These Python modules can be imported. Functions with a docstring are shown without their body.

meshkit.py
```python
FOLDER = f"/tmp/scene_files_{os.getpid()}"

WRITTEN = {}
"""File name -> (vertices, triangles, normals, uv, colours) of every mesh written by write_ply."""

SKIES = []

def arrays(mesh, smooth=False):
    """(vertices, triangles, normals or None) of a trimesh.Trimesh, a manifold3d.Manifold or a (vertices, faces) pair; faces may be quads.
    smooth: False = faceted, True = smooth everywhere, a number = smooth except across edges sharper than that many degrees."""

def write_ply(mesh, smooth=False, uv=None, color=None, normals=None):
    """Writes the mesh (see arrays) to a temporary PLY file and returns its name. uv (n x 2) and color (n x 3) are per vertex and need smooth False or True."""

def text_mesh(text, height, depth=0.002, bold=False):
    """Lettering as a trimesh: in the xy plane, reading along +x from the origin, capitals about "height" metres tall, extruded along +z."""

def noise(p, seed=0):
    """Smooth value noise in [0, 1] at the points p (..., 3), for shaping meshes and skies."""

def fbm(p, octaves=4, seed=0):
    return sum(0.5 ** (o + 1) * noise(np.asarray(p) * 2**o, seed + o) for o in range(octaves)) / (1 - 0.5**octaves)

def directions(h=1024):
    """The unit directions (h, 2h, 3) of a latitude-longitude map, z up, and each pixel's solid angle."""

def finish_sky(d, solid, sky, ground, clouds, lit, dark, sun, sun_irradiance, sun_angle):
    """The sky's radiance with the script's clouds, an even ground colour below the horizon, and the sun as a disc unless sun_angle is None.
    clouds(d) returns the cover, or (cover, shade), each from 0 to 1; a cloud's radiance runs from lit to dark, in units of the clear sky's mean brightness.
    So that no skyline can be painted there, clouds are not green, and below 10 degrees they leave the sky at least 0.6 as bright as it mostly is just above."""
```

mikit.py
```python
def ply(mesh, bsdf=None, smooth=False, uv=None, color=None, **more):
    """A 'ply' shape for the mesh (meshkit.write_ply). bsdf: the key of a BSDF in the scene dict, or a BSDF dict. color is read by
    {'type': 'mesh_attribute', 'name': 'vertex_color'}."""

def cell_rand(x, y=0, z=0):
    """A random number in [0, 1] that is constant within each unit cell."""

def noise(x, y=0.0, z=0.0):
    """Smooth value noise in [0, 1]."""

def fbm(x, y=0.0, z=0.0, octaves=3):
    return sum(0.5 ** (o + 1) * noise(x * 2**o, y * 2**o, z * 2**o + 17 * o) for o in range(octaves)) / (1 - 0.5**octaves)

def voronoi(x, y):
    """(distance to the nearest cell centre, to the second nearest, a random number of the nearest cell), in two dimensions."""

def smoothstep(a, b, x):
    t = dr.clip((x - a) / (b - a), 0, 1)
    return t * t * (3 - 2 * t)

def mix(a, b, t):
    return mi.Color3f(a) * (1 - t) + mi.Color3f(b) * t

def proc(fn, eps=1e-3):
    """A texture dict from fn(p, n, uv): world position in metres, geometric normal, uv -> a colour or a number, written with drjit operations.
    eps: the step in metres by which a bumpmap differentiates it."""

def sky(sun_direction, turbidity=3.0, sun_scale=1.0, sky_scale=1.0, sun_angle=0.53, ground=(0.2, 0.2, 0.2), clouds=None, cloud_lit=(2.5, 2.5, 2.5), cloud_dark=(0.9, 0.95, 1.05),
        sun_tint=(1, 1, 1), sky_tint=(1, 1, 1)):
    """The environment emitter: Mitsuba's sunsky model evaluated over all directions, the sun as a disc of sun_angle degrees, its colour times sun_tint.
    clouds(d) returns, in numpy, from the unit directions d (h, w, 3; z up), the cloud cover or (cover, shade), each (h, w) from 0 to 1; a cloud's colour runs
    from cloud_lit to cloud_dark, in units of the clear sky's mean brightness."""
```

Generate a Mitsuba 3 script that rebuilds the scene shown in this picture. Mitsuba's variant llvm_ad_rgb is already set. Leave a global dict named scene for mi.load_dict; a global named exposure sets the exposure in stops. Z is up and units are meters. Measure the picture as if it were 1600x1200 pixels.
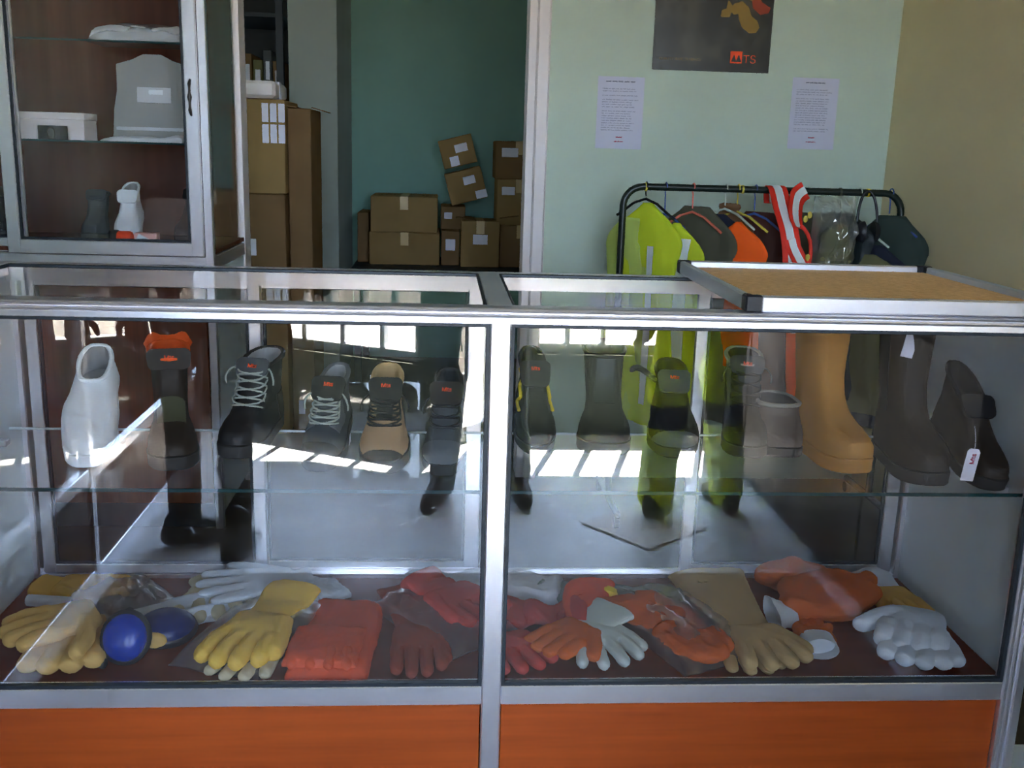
import math
import numpy as np
import trimesh
import manifold3d
import shapely.geometry as sg
import drjit as dr
import mitsuba as mi
import mikit
import meshkit

# ------------------------------------------------------------------ camera, sky, exposure
T4 = mi.ScalarTransform4f
EYE = (-0.1121, -1.8729, 1.42)
PITCH, YAW, ROLL, FOCAL = 0.2284, -0.0727, 0.0299, 1574.9
_cy, _sy = math.cos(YAW), math.sin(YAW)
FWD = np.array([-_sy * math.cos(PITCH), _cy * math.cos(PITCH), -math.sin(PITCH)])
_rt = np.array([_cy, _sy, 0.0])
_up = np.cross(_rt, FWD)
UP = -_rt * math.sin(ROLL) + _up * math.cos(ROLL)
scene = {}
labels = {}
scene['camera'] = {'type': 'perspective', 'fov': math.degrees(2 * math.atan(800 / FOCAL)), 'fov_axis': 'x', 'near_clip': 0.02, 'far_clip': 500.0,
                   'to_world': T4().look_at(origin=list(EYE), target=(np.array(EYE) + FWD).tolist(), up=UP.tolist())}
SUN = (0.29, -1.0, 1.51)
scene['sky'] = mikit.sky(SUN, turbidity=3.0, sun_scale=1.0, sky_scale=1.0, ground=(0.3, 0.3, 0.29),
                         clouds=lambda d: 0.35 * meshkit.fbm(d * 3.0, 4, 5), cloud_lit=(2.2, 2.2, 2.2))
exposure = 6.9


# ------------------------------------------------------------------ helpers
def S(r, g, b):
    c = np.array([r, g, b]) / 255.0
    c = np.where(c <= 0.04045, c / 12.92, ((c + 0.055) / 1.055) ** 2.4)
    return [float(x) for x in c]


def rgb(c):
    return {'type': 'rgb', 'value': [float(x) for x in c]}


def mat(key, color, rough=0.6, metallic=0.0, spec=0.4, bump=None, bump_scale=1.0, **more):
    base = color if isinstance(color, dict) else rgb(color)
    b = {'type': 'principled', 'base_color': base, 'roughness': float(rough), 'metallic': float(metallic), 'specular': float(spec), **more}
    if bump is not None:
        b = {'type': 'bumpmap', 'arbitrary': bump, 'scale': float(bump_scale), 'bsdf': b}
    scene[key] = {'type': 'twosided', 'bsdf': b}
    return key


COUNT = {}


def number(key):
    n = COUNT.get(key, 0)
    COUNT[key] = n + 1
    return key if n == 0 else '%s_%03d' % (key, n)


def thing(name, label, cat, group=None):
    k = number(name)
    labels[k] = {'label': label, 'category': cat}
    if group:
        labels[k]['group'] = group
    return k


def add(key, mesh, m, smooth=False):
    scene[key] = mikit.ply(mesh, m, smooth=smooth)


def part(parent, name, mesh, m, smooth=False, label=None):
    k = number(parent + '__' + name)
    add(k, mesh, m, smooth)
    if label:
        labels[k] = {'label': label}
    return k


def single(name, mesh, m, label, cat, group=None, smooth=False):
    k = thing(name, label, cat, group)
    add(k, mesh, m, smooth)
    return k


def struct(name, mesh, m, label, smooth=False):
    k = number(name)
    add(k, mesh, m, smooth)
    labels[k] = {'label': label, 'kind': 'structure'}
    return k


def cat(ms):
    return trimesh.util.concatenate([x for x in ms if x is not None])


def box(x0, x1, y0, y1, z0, z1, b=0.002):
    b = min(b, 0.45 * (x1 - x0), 0.45 * (y1 - y0), 0.45 * (z1 - z0))
    pts = []
    for sx in (0, 1):
        for sy in (0, 1):
            for sz in (0, 1):
                c = [(x0, x1)[sx], (y0, y1)[sy], (z0, z1)[sz]]
                d = [b if not sx else -b, b if not sy else -b, b if not sz else -b]
                for keep in range(3):
                    p = [c[i] if i == keep else c[i] + d[i] for i in range(3)]
                    pts.append(p)
    return trimesh.convex.convex_hull(np.array(pts))


def cbox(cx, cy, cz, sx, sy, sz, b=0.002):
    return box(cx - sx / 2, cx + sx / 2, cy - sy / 2, cy + sy / 2, cz - sz / 2, cz + sz / 2, b)


def quad(a, b, c, d):
    return trimesh.Trimesh(np.array([a, b, c, d], float), [[0, 1, 2], [0, 2, 3]], process=False)


def xf(mesh, M):
    m = mesh.copy()
    m.apply_transform(M)
    return m


def Tr(x, y, z):
    M = np.eye(4)
    M[:3, 3] = x, y, z
    return M


def Rot(axis, deg):
    a = math.radians(deg)
    v = {'x': (1, 0, 0), 'y': (0, 1, 0), 'z': (0, 0, 1)}[axis]
    return trimesh.transformations.rotation_matrix(a, v)


def Sc(x, y, z):
    return np.diag([x, y, z, 1.0])


def loft(rings, cap0=True, cap1=True, closed=True):
    rings = np.asarray(rings, float)
    n, m = rings.shape[:2]
    v = rings.reshape(-1, 3)
    f = []
    mm = m if closed else m - 1
    for i in range(n - 1):
        for j in range(mm):
            a, b = i * m + j, i * m + (j + 1) % m
            f += [[a, b, b + m], [a, b + m, a + m]]
    extra = []
    if cap0:
        extra.append(rings[0].mean(0))
        c = len(v) + len(extra) - 1
        f += [[c, (j + 1) % m, j] for j in range(m)]
    if cap1:
        extra.append(rings[-1].mean(0))
        c = len(v) + len(extra) - 1
        o = (n - 1) * m
        f += [[c, o + j, o + (j + 1) % m] for j in range(m)]
    if extra:
        v = np.vstack([v, extra])
    return trimesh.Trimesh(v, f, process=False)


def tube(path, r, n=8, closed=False, cap=True):
    p = np.asarray(path, float)
    rr = np.broadcast_to(np.asarray(r, float), (len(p),))
    rings = []
    up = np.array([0.0, 0.0, 1.0])
    prev = None
    for i in range(len(p)):
        a = p[(i - 1) % len(p)] if (closed or i > 0) else p[i]
        b = p[(i + 1) % len(p)] if (closed or i < len(p) - 1) else p[i]
        t = b - a
        t /= np.linalg.norm(t) + 1e-12
        if prev is None:
            ref = up if abs(t[2]) < 0.9 else np.array([1.0, 0, 0])
            u = np.cross(t, ref)
        else:
            u = prev - t * (prev @ t)
        u /= np.linalg.norm(u) + 1e-12
        prev = u
        w = np.cross(t, u)
        th = np.arange(n) * 2 * np.pi / n
        rings.append(p[i] + rr[i] * (np.cos(th)[:, None] * u + np.sin(th)[:, None] * w))
    if closed:
        rings.append(rings[0])
        return loft(rings, False, False)
    return loft(rings, cap, cap)


def spline(pts, n):
    from scipy.interpolate import CubicSpline
    pts = np.asarray(pts, float)
    t = np.r_[0, np.cumsum(np.linalg.norm(np.diff(pts, axis=0), axis=1))]
    return CubicSpline(t, pts)(np.linspace(0, t[-1], n))


def extr_x(poly, x0, x1):
    """polygon in (y, z) extruded along x"""
    m = trimesh.creation.extrude_polygon(sg.Polygon(poly), x1 - x0, engine='earcut')
    M = np.array([[0, 0, 1, x0], [1, 0, 0, 0], [0, 1, 0, 0], [0, 0, 0, 1.0]])
    return xf(m, M)


ICO = trimesh.creation.icosphere(1).vertices


def bone(p, q, r0, r1):
    return manifold3d.Manifold.hull_points(np.vstack([np.asarray(p) + ICO * r0, np.asarray(q) + ICO * r1]).astype(np.float64))


def blob(balls):
    return manifold3d.Manifold.hull_points(np.vstack([np.asarray(p) + ICO * np.asarray(r) for p, r in balls]).astype(np.float64))


def fuse(ms, edge, iters=8):
    m = manifold3d.Manifold.batch_boolean(ms, manifold3d.OpType.Add).refine_to_length(edge)
    k = m.to_mesh()
    t = trimesh.Trimesh(k.vert_properties[:, :3], k.tri_verts, process=True)
    if iters:
        trimesh.smoothing.filter_taubin(t, lamb=0.5, nu=0.52, iterations=iters)
    return t


def wrinkle(mesh, amp, freq, seed=0):
    m = mesh.copy()
    n = m.vertex_normals
    d = meshkit.fbm(m.vertices * freq, 3, seed) - 0.5
    m.vertices = m.vertices + n * (d * 2 * amp)[:, None]
    return m


def cut(mesh, planes):
    """the part of a mesh on the positive side of every plane (point, normal)"""
    for o, n in planes:
        mesh = trimesh.intersections.slice_mesh_plane(mesh, plane_normal=n, plane_origin=o)
        if not len(mesh.faces):
            return None
    return mesh


def patch(mesh, planes, off):
    """a piece of a mesh's surface, cut out by planes and lifted by off along the normals, as a closed thin shell"""
    base = mesh
    from scipy.spatial import cKDTree
    tree = cKDTree(base.vertices)
    bn = base.vertex_normals
    c = cut(mesh, planes)
    if c is None:
        return None
    c = trimesh.Trimesh(c.vertices, c.faces, process=False)
    c.merge_vertices(digits_vertex=7)
    d, i = tree.query(c.vertices, k=3)
    w = 1.0 / (d + 1e-5)
    n = (bn[i] * w[:, :, None]).sum(1)
    n /= np.linalg.norm(n, axis=1, keepdims=True) + 1e-9
    f = c.faces
    v = c.vertices
    k = len(v)
    es = {}
    for x in np.vstack([f[:, [0, 1]], f[:, [1, 2]], f[:, [2, 0]]]):
        es[(x[0], x[1])] = 1
    side = [t for (p, q) in es if (q, p) not in es for t in ([p, p + k, q + k], [p, q + k, q])]
    return trimesh.Trimesh(np.vstack([v + n * off, v - n * 0.001]), np.vstack([f, f[:, ::-1] + k, np.array(side).reshape(-1, 3)]), process=False)


def lettering(text, h, M, depth=0.001):
    return xf(meshkit.text_mesh(text, h, depth), M)


noise, fbm, smoothstep, mix = mikit.noise, mikit.fbm, mikit.smoothstep, mikit.mix

# ------------------------------------------------------------------ materials
def wall_tex(c0, c1, k=3.0):
    def fn(p, n, uv):
        return mix(c0, c1, fbm(p.x * k, p.y * k, p.z * k, 3))
    return mikit.proc(fn)


def wood_tex(dark, light, along='x', scale=1.0):
    def fn(p, n, uv):
        u, v, w = (p.x, p.y, p.z) if along == 'x' else (p.z, p.y, p.x)
        g = fbm(u * 3.0 * scale, v * 30 * scale, w * 55 * scale, 4)
        h = noise(u * 14 * scale, v * 60, w * 190 * scale)
        return mix(dark, light, dr.clip(0.25 + 0.9 * (g - 0.25) + 0.25 * (h - 0.5), 0, 1))
    return mikit.proc(fn)


mat('mat_wall_green', wall_tex(S(174, 188, 174), S(182, 196, 182)), 0.8)
mat('mat_wall_tan', wall_tex(S(206, 192, 152), S(214, 200, 160)), 0.8)
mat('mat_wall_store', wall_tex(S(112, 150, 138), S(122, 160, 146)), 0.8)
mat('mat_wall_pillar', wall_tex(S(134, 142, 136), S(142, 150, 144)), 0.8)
mat('mat_wall_front', S(52, 62, 56), 0.8)
mat('mat_ceiling', S(116, 116, 108), 0.85)
mat('mat_floor', wall_tex(S(210, 222, 234), S(222, 233, 245), 6.0), 0.45)
mat('mat_floor_staff', wall_tex(S(46, 42, 36), S(58, 52, 44), 6.0), 0.6)
mat('mat_shade_sheet', S(108, 102, 100), 0.8)  # dark tone stands in for shaded floor close to the counter
mat('mat_bright_white', S(246, 246, 248), 0.6)
mat('mat_paving', S(126, 124, 118), 0.9)
mat('mat_white_trim', S(214, 206, 206), 0.5)
mat('mat_alu', S(232, 232, 240), 0.30, 0.9)
mat('mat_alu_dull', S(196, 202, 206), 0.45, 0.7)
mat('mat_gasket', S(26, 34, 42), 0.5)
mat('mat_orange_wood', wood_tex(S(136, 54, 16), S(164, 72, 22)), 0.38)
mat('mat_brown_wood', wood_tex(S(74, 32, 14), S(112, 52, 26), 'z'), 0.5)
mat('mat_cabinet_inside', wood_tex(S(62, 26, 12), S(84, 38, 18), 'z', 0.7), 0.5)
mat('mat_dark_wood', wood_tex(S(44, 34, 24), S(58, 46, 32), 'z'), 0.6)
mat('mat_deck', wood_tex(S(88, 36, 20), S(116, 52, 30)), 0.45)
mat('mat_side_panel', S(186, 198, 204), 0.45)
mat('mat_glass_edge', S(20, 52, 56), 0.15)
mat('mat_black_plastic', S(22, 24, 30), 0.4)
mat('mat_black_tube', S(18, 30, 26), 0.35)
mat('mat_cork', mikit.proc(lambda p, n, uv: mix(S(176, 132, 78), S(214, 172, 116), fbm(p.x * 120, p.y * 120, p.z * 120, 3))), 0.7)
mat('mat_paper', S(206, 206, 220), 0.7)
mat('mat_notice', S(186, 188, 206), 0.7)
mat('mat_notice_head', S(120, 122, 140), 0.7)
mat('mat_ink', S(150, 152, 174), 0.7)
mat('mat_white_print', S(220, 220, 214), 0.6)
mat('mat_tag_ink', S(150, 40, 70), 0.7)
mat('mat_poster', mikit.proc(lambda p, n, uv: mix(S(22, 24, 20), S(52, 50, 36), smoothstep(0.45, 0.8, fbm(p.x * 9, p.z * 6, 2.0, 3)))), 0.35)
mat('mat_logo_orange', S(226, 74, 22), 0.6)
mat('mat_poster_yellow', S(136, 108, 46), 0.6)
mat('mat_poster_red', S(140, 52, 26), 0.6)
mat('mat_carton', wall_tex(S(124, 98, 58), S(140, 112, 68), 5.0), 0.8)
mat('mat_carton_dark', wall_tex(S(98, 72, 44), S(114, 86, 52), 5.0), 0.8)
mat('mat_tape', S(176, 148, 92), 0.3)
mat('mat_grey_cloth', S(150, 152, 150), 0.9)
mat('mat_white_cloth', S(192, 196, 202), 0.85)
mat('mat_cream', S(180, 172, 146), 0.8)
mat('mat_white_leather', S(224, 230, 236), 0.42)
mat('mat_black_leather', S(24, 25, 27), 0.55)
mat('mat_brown_black', S(36, 29, 22), 0.65)
mat('mat_charcoal', S(62, 66, 70), 0.75)
mat('mat_charcoal_light', S(84, 88, 92), 0.75)
mat('mat_beige_suede', S(168, 138, 106), 0.85)
mat('mat_suede_tan', S(172, 122, 58), 0.75)
mat('mat_tan_sole', S(164, 114, 52), 0.65)
mat('mat_rubber', S(40, 40, 40), 0.65)
mat('mat_lining_grey', S(150, 150, 152), 0.9)
mat('mat_lining_beige', S(190, 160, 112), 0.9)
mat('mat_lining_dark', S(30, 30, 32), 0.9)
mat('mat_lining_orange', S(226, 92, 36), 0.85)
mat('mat_lace_grey', S(150, 156, 150), 0.8)
mat('mat_lace_black', S(24, 24, 28), 0.8)
mat('mat_yellow', S(232, 206, 40), 0.6)
mat('mat_grey_brown', S(82, 70, 62), 0.6)
mat('mat_grey_rim', S(140, 136, 126), 0.6)
mat('mat_olive_dark', S(64, 66, 48), 0.8)
mat('mat_glove_tan', S(196, 160, 92), 0.7)
mat('mat_glove_yellow', S(204, 166, 66), 0.7)
mat('mat_glove_mustard', S(194, 150, 62), 0.7)
mat('mat_glove_orange', S(192, 74, 38), 0.75)
mat('mat_glove_red', S(168, 58, 48), 0.75)
mat('mat_glove_darkred', S(126, 54, 36), 0.75)
mat('mat_glove_rust', S(180, 84, 30), 0.75)
mat('mat_glove_sand', S(172, 146, 100), 0.75)
mat('mat_glove_white', S(186, 194, 204), 0.7)
mat('mat_glove_silver', S(190, 200, 196), 0.4, 0.2)
mat('mat_glove_greygreen', S(120, 134, 132), 0.7)
mat('mat_blue', S(14, 50, 140), 0.25)
mat('mat_blue_dark', S(16, 36, 84), 0.3)
mat('mat_teal_black', S(16, 26, 28), 0.5)
mat('mat_vest_yellow', S(186, 200, 40), 0.8)
mat('mat_vest_pale', S(178, 196, 96), 0.8)
mat('mat_vest_orange', S(236, 88, 14), 0.8)
mat('mat_reflective', S(206, 212, 214), 0.4)
mat('mat_harness_red', S(214, 50, 34), 0.7)
mat('mat_garment_grey', S(76, 75, 60), 0.85)
mat('mat_garment_navy', S(26, 30, 46), 0.85)
mat('mat_garment_brown', S(110, 78, 52), 0.85)
mat('mat_garment_maroon', S(74, 46, 40), 0.85)
mat('mat_garment_green', S(42, 54, 48), 0.85)
mat('mat_garment_olive', S(96, 94, 62), 0.85)
mat('mat_hook_blue', S(60, 84, 150), 0.4)
mat('mat_hook_pink', S(214, 110, 90), 0.4)
mat('mat_hook_yellow', S(196, 178, 70), 0.4)
mat('mat_hook_clear', S(176, 186, 176), 0.3)
mat('mat_handle', S(62, 58, 56), 0.4, 0.5)
mat('mat_red_plastic', S(230, 66, 26), 0.4)
mat('mat_pink_box', S(222, 170, 164), 0.5)
mat('mat_skin', S(120, 82, 60), 0.55)
mat('mat_hair', S(24, 20, 18), 0.7)
mat('mat_trousers_grey', S(108, 118, 116), 0.85)
mat('mat_trousers_brown', S(46, 40, 28), 0.85)
mat('mat_trousers_hivis', S(200, 214, 30), 0.8)
mat('mat_band_dark', S(40, 44, 42), 0.7)
mat('mat_shirt_white', S(200, 204, 206), 0.85)
mat('mat_shirt_blue', S(70, 84, 120), 0.85)
mat('mat_canopy', S(150, 150, 146), 0.8)
mat('mat_shade_cloth', S(200, 204, 210), 0.85)
scene['mat_glass'] = {'type': 'thindielectric', 'int_ior': 1.5}
scene['mat_front_glass'] = {'type': 'thindielectric', 'int_ior': 2.1}
scene['mat_acrylic'] = {'type': 'thindielectric', 'int_ior': 1.49}
scene['mat_film'] = {'type': 'blendbsdf', 'weight': 0.05, 'a': {'type': 'thindielectric', 'int_ior': 1.6}, 'b': {'type': 'twosided', 'bsdf': {'type': 'roughplastic', 'diffuse_reflectance': rgb(S(190, 196, 198)), 'alpha': 0.15}}}

# ------------------------------------------------------------------ room
XR, YB, YF, ZC = 1.765, 2.4, -3.08, 2.9
XL = -2.75
ROOM = [(XR + 0.1, -3.2), (XR + 0.1, 5.1), (XL - 0.1, 5.1), (XL - 0.1, -4.2), (-0.1, -2.84), (0.26, -3.2)]


def slab(z0, z1, y0=-9.0, y1=9.0):
    return xf(trimesh.creation.extrude_polygon(sg.Polygon(ROOM).intersection(sg.box(-9, y0, 9, y1)), z1 - z0, engine='earcut'), Tr(0, 0, z0))


struct('floor', slab(-0.1, 0.0, y1=0.3), 'mat_floor', 'pale grey shop floor')
struct('floor_staff', slab(-0.1, 0.0, y0=0.3), 'mat_floor_staff', 'dark floor behind the counter and in the storeroom')
struct('ceiling', slab(ZC, ZC + 0.1), 'mat_ceiling', 'pale ceiling of the shop')
struct('wall_right', box(XR, XR + 0.12, YF - 0.1, 5.1, 0.0, ZC, 0.0005), 'mat_wall_tan', 'tan painted wall on the right beside the garment rack')
struct('wall_left', box(XL - 0.12, XL, -4.2, 5.1, 0.0, ZC, 0.0005), 'mat_wall_green', 'pale wall on the left behind the tall cabinet')
DX0, DX1, DH = -0.93, 0.225, 2.25
struct('wall_back', cat([box(XL, DX0 - 0.04, YB, YB + 0.12, 0, ZC, 0.0005), box(DX1 + 0.08, XR, YB, YB + 0.12, 0, ZC, 0.0005),
                         box(DX0 - 0.04, DX1 + 0.08, YB, YB + 0.12, DH + 0.05, ZC, 0.0005)]), 'mat_wall_green', 'pale green wall with the notices and the doorway')
struct('trim_1', cat([box(DX1, DX1 + 0.04, YB - 0.012, YB + 0.13, 0, DH, 0.003), box(DX1 + 0.032, DX1 + 0.088, YB - 0.03, YB + 0.002, 0, DH + 0.05, 0.008)]), 'mat_white_trim', 'white door jamb right of the storeroom doorway')
struct('trim_2', cat([box(DX0 - 0.04, DX0, YB - 0.03, YB + 0.13, 0, DH + 0.05, 0.004)]), 'mat_white_trim', 'white door jamb left of the storeroom doorway')
struct('trim_3', box(DX0 - 0.04, DX1 + 0.088, YB - 0.03, YB + 0.13, DH, DH + 0.05, 0.004), 'mat_white_trim', 'white lintel over the storeroom doorway')
# storeroom behind the doorway
struct('wall_storeroom', cat([box(-2.4, 1.6, 5.0, 5.12, 0, ZC, 0.0005), box(1.5, 1.6, YB + 0.12, 5.0, 0, ZC, 0.0005)]), 'mat_wall_store', 'dim teal grey rear wall of the storeroom')
struct('wall_pillar', box(-0.985, -0.715, 4.1, 5.0, 0, ZC, 0.004), 'mat_wall_pillar', 'grey pillar in the storeroom left of the stacked cartons')

# window wall behind the camera: a straight part on the right, a slanting part on the left, a glazed door between them
WT, WZ0, WZ1 = 0.14, 0.42, 2.35


def window_wall(ax, ay, bx, by, holes, name, wlabel):
    """a wall from (ax, ay) to (bx, by) with window holes (u0, u1) along it"""
    L = math.hypot(bx - ax, by - ay)
    ang = math.degrees(math.atan2(by - ay, bx - ax))
    M = Tr(ax, ay, 0) @ Rot('z', ang)
    segs, u = [], 0.0
    for (u0, u1, z0, z1) in holes:
        segs += [box(u, u0, 0, WT, 0, ZC, 0.0005), box(u0, u1, 0, WT, 0, z0, 0.0005), box(u0, u1, 0, WT, z1, ZC, 0.0005)]
        u = u1
    segs.append(box(u, L, 0, WT, 0, ZC, 0.0005))
    struct(name, xf(cat(segs), M), 'mat_wall_front', wlabel)
    return M


def window(M, u0, u1, z0, z1, step, lab):
    k = number('window_%d' % (1 + sum(x.startswith('window_') and '__' not in x for x in labels)))
    labels[k] = {'label': lab, 'kind': 'structure'}
    fr = [box(u0, u1, 0.04, 0.1, z0, z0 + 0.05, 0.003), box(u0, u1, 0.04, 0.1, z1 - 0.05, z1, 0.003), box(u0, u0 + 0.04, 0.04, 0.1, z0, z1, 0.003), box(u1 - 0.04, u1, 0.04, 0.1, z0, z1, 0.003)]
    add(k, xf(cat(fr), M), 'mat_alu_dull')
    n = max(1, round((u1 - u0) / step))
    w = (u1 - u0) / n
    for i in range(1, n):
        part(k, 'bar', xf(box(u0 + i * w - 0.013, u0 + i * w + 0.013, 0.045, 0.09, z0 + 0.05, z1 - 0.05, 0.003), M), 'mat_alu_dull')
    for i in range(n):
        x0, x1 = u0 + i * w + 0.0, u0 + (i + 1) * w
        part(k, 'pane', xf(quad((x0, 0.07, z0 + 0.04), (x1, 0.07, z0 + 0.04), (x1, 0.07, z1 - 0.04), (x0, 0.07, z1 - 0.04)), M), 'mat_glass')
    return k


# straight part runs from the right wall to x = 0.22 (direction -x, its outside is +y of the local frame -> -y world)
MA = window_wall(XR, YF, 0.2, YF, [(0.14, 1.42, WZ0, WZ1)], 'wall_front', 'shop front wall under the barred window behind the camera')
window(MA, 0.14, 1.42, WZ0, WZ1, 0.185, 'barred window of the shop front behind the camera')
LBx, LBy, LBx2, LBy2 = -0.13, -2.74, -2.8, -4.13
MB = window_wall(LBx, LBy, LBx2, LBy2, [(0.1, 1.0, WZ0, WZ1)], 'wall_front_slanting', 'slanting shop front wall left of the glazed door')
window(MB, 0.1, 1.0, WZ0, WZ1, 0.22, 'barred window in the slanting shop front wall')
# glazed door between the two walls
DL = math.hypot(0.33, 0.34)
MD = Tr(0.2, YF, 0) @ Rot('z', math.degrees(math.atan2(LBy - YF, LBx - 0.2)))
kd = number('door_1')
labels[kd] = {'label': 'glazed aluminium shop door behind the camera', 'kind': 'structure'}
add(kd, xf(cat([box(0, 0.06, 0.03, 0.08, 0.0, 2.3, 0.003), box(DL - 0.06, DL, 0.03, 0.08, 0.0, 2.3, 0.003), box(0.06, DL - 0.06, 0.03, 0.08, 0.0, 0.08, 0.003),
               box(0.06, DL - 0.06, 0.03, 0.08, 0.78, 0.86, 0.003), box(0.06, DL - 0.06, 0.03, 0.08, 2.2, 2.3, 0.003)]), MD), 'mat_alu_dull')
part(kd, 'pane', xf(quad((0.06, 0.055, 0.08), (DL - 0.06, 0.055, 0.08), (DL - 0.06, 0.055, 0.78), (0.06, 0.055, 0.78)), MD), 'mat_glass')
part(kd, 'pane', xf(quad((0.06, 0.055, 0.86), (DL - 0.06, 0.055, 0.86), (DL - 0.06, 0.055, 2.2), (0.06, 0.055, 2.2)), MD), 'mat_glass')
part(kd, 'handle', xf(tube([(0.09, 0.0, 0.95), (0.09, -0.03, 0.95), (0.09, -0.03, 1.15), (0.09, 0.0, 1.15)], 0.009), MD), 'mat_alu')
struct('wall_over_door', xf(box(0, DL, 0, WT, 2.3, ZC, 0.0005), MD), 'mat_wall_front', 'strip of wall over the glazed door')
struct('roof_canopy', xf(trimesh.creation.extrude_polygon(sg.Polygon([(2.6, -4.12), (0.2, -4.14), (-0.2, -4.32), (-3.4, -4.32), (-3.4, -2.95), (2.6, -2.95)]), 0.08, engine='earcut'), Tr(0, 0, 2.6)), 'mat_canopy', 'flat canopy over the pavement outside the shop front')
struct('ground_outside', box(-60, 60, -80, -3.25, -0.16, -0.06, 0.0005), 'mat_paving', 'sunlit pale paving outside the shop')

# ------------------------------------------------------------------ main showcase counter (front glass at y = 0)
ZT, ZRT, ZRB, ZRBB, ZD = 1.131, 1.100, 0.347, 0.305, 0.339
XLi, XRi, YBK = -1.1206, 1.1085, 0.55
C = thing('display_counter', 'aluminium framed glass display counter with an orange wood base, showing shoes and gloves', 'display counter')
part(C, 'front_panel', box(-1.15, -0.022, 0.006, 0.022, 0.02, ZRBB + 0.005, 0.001), 'mat_orange_wood')
part(C, 'front_panel', box(0.022, 1.088, 0.006, 0.022, 0.02, ZRBB + 0.005, 0.001), 'mat_orange_wood')
part(C, 'bottom_rail', box(-1.16, -0.02, -0.004, 0.03, ZRBB, ZRB, 0.002), 'mat_alu')
part(C, 'bottom_rail', box(0.02, 1.09, -0.004, 0.03, ZRBB, ZRB, 0.002), 'mat_alu')
part(C, 'center_post', box(-0.02, 0.02, -0.008, 0.03, 0.0, ZRT + 0.004, 0.003), 'mat_alu')
prof = [(0.03, ZT), (-0.004, ZT), (-0.009, ZT - 0.0015), (-0.0115, ZT - 0.005), (-0.010, ZT - 0.0085), (-0.005, ZT - 0.0095), (-0.005, ZT - 0.011), (-0.010, ZT - 0.012),
        (-0.0115, ZT - 0.015), (-0.010, ZT - 0.0185), (-0.006, ZT - 0.020), (-0.0085, ZRT + 0.0008), (-0.0075, ZRT), (0.03, ZRT)]
part(C, 'top_rail', extr_x(prof, -1.165, 1.135), 'mat_alu')
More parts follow.
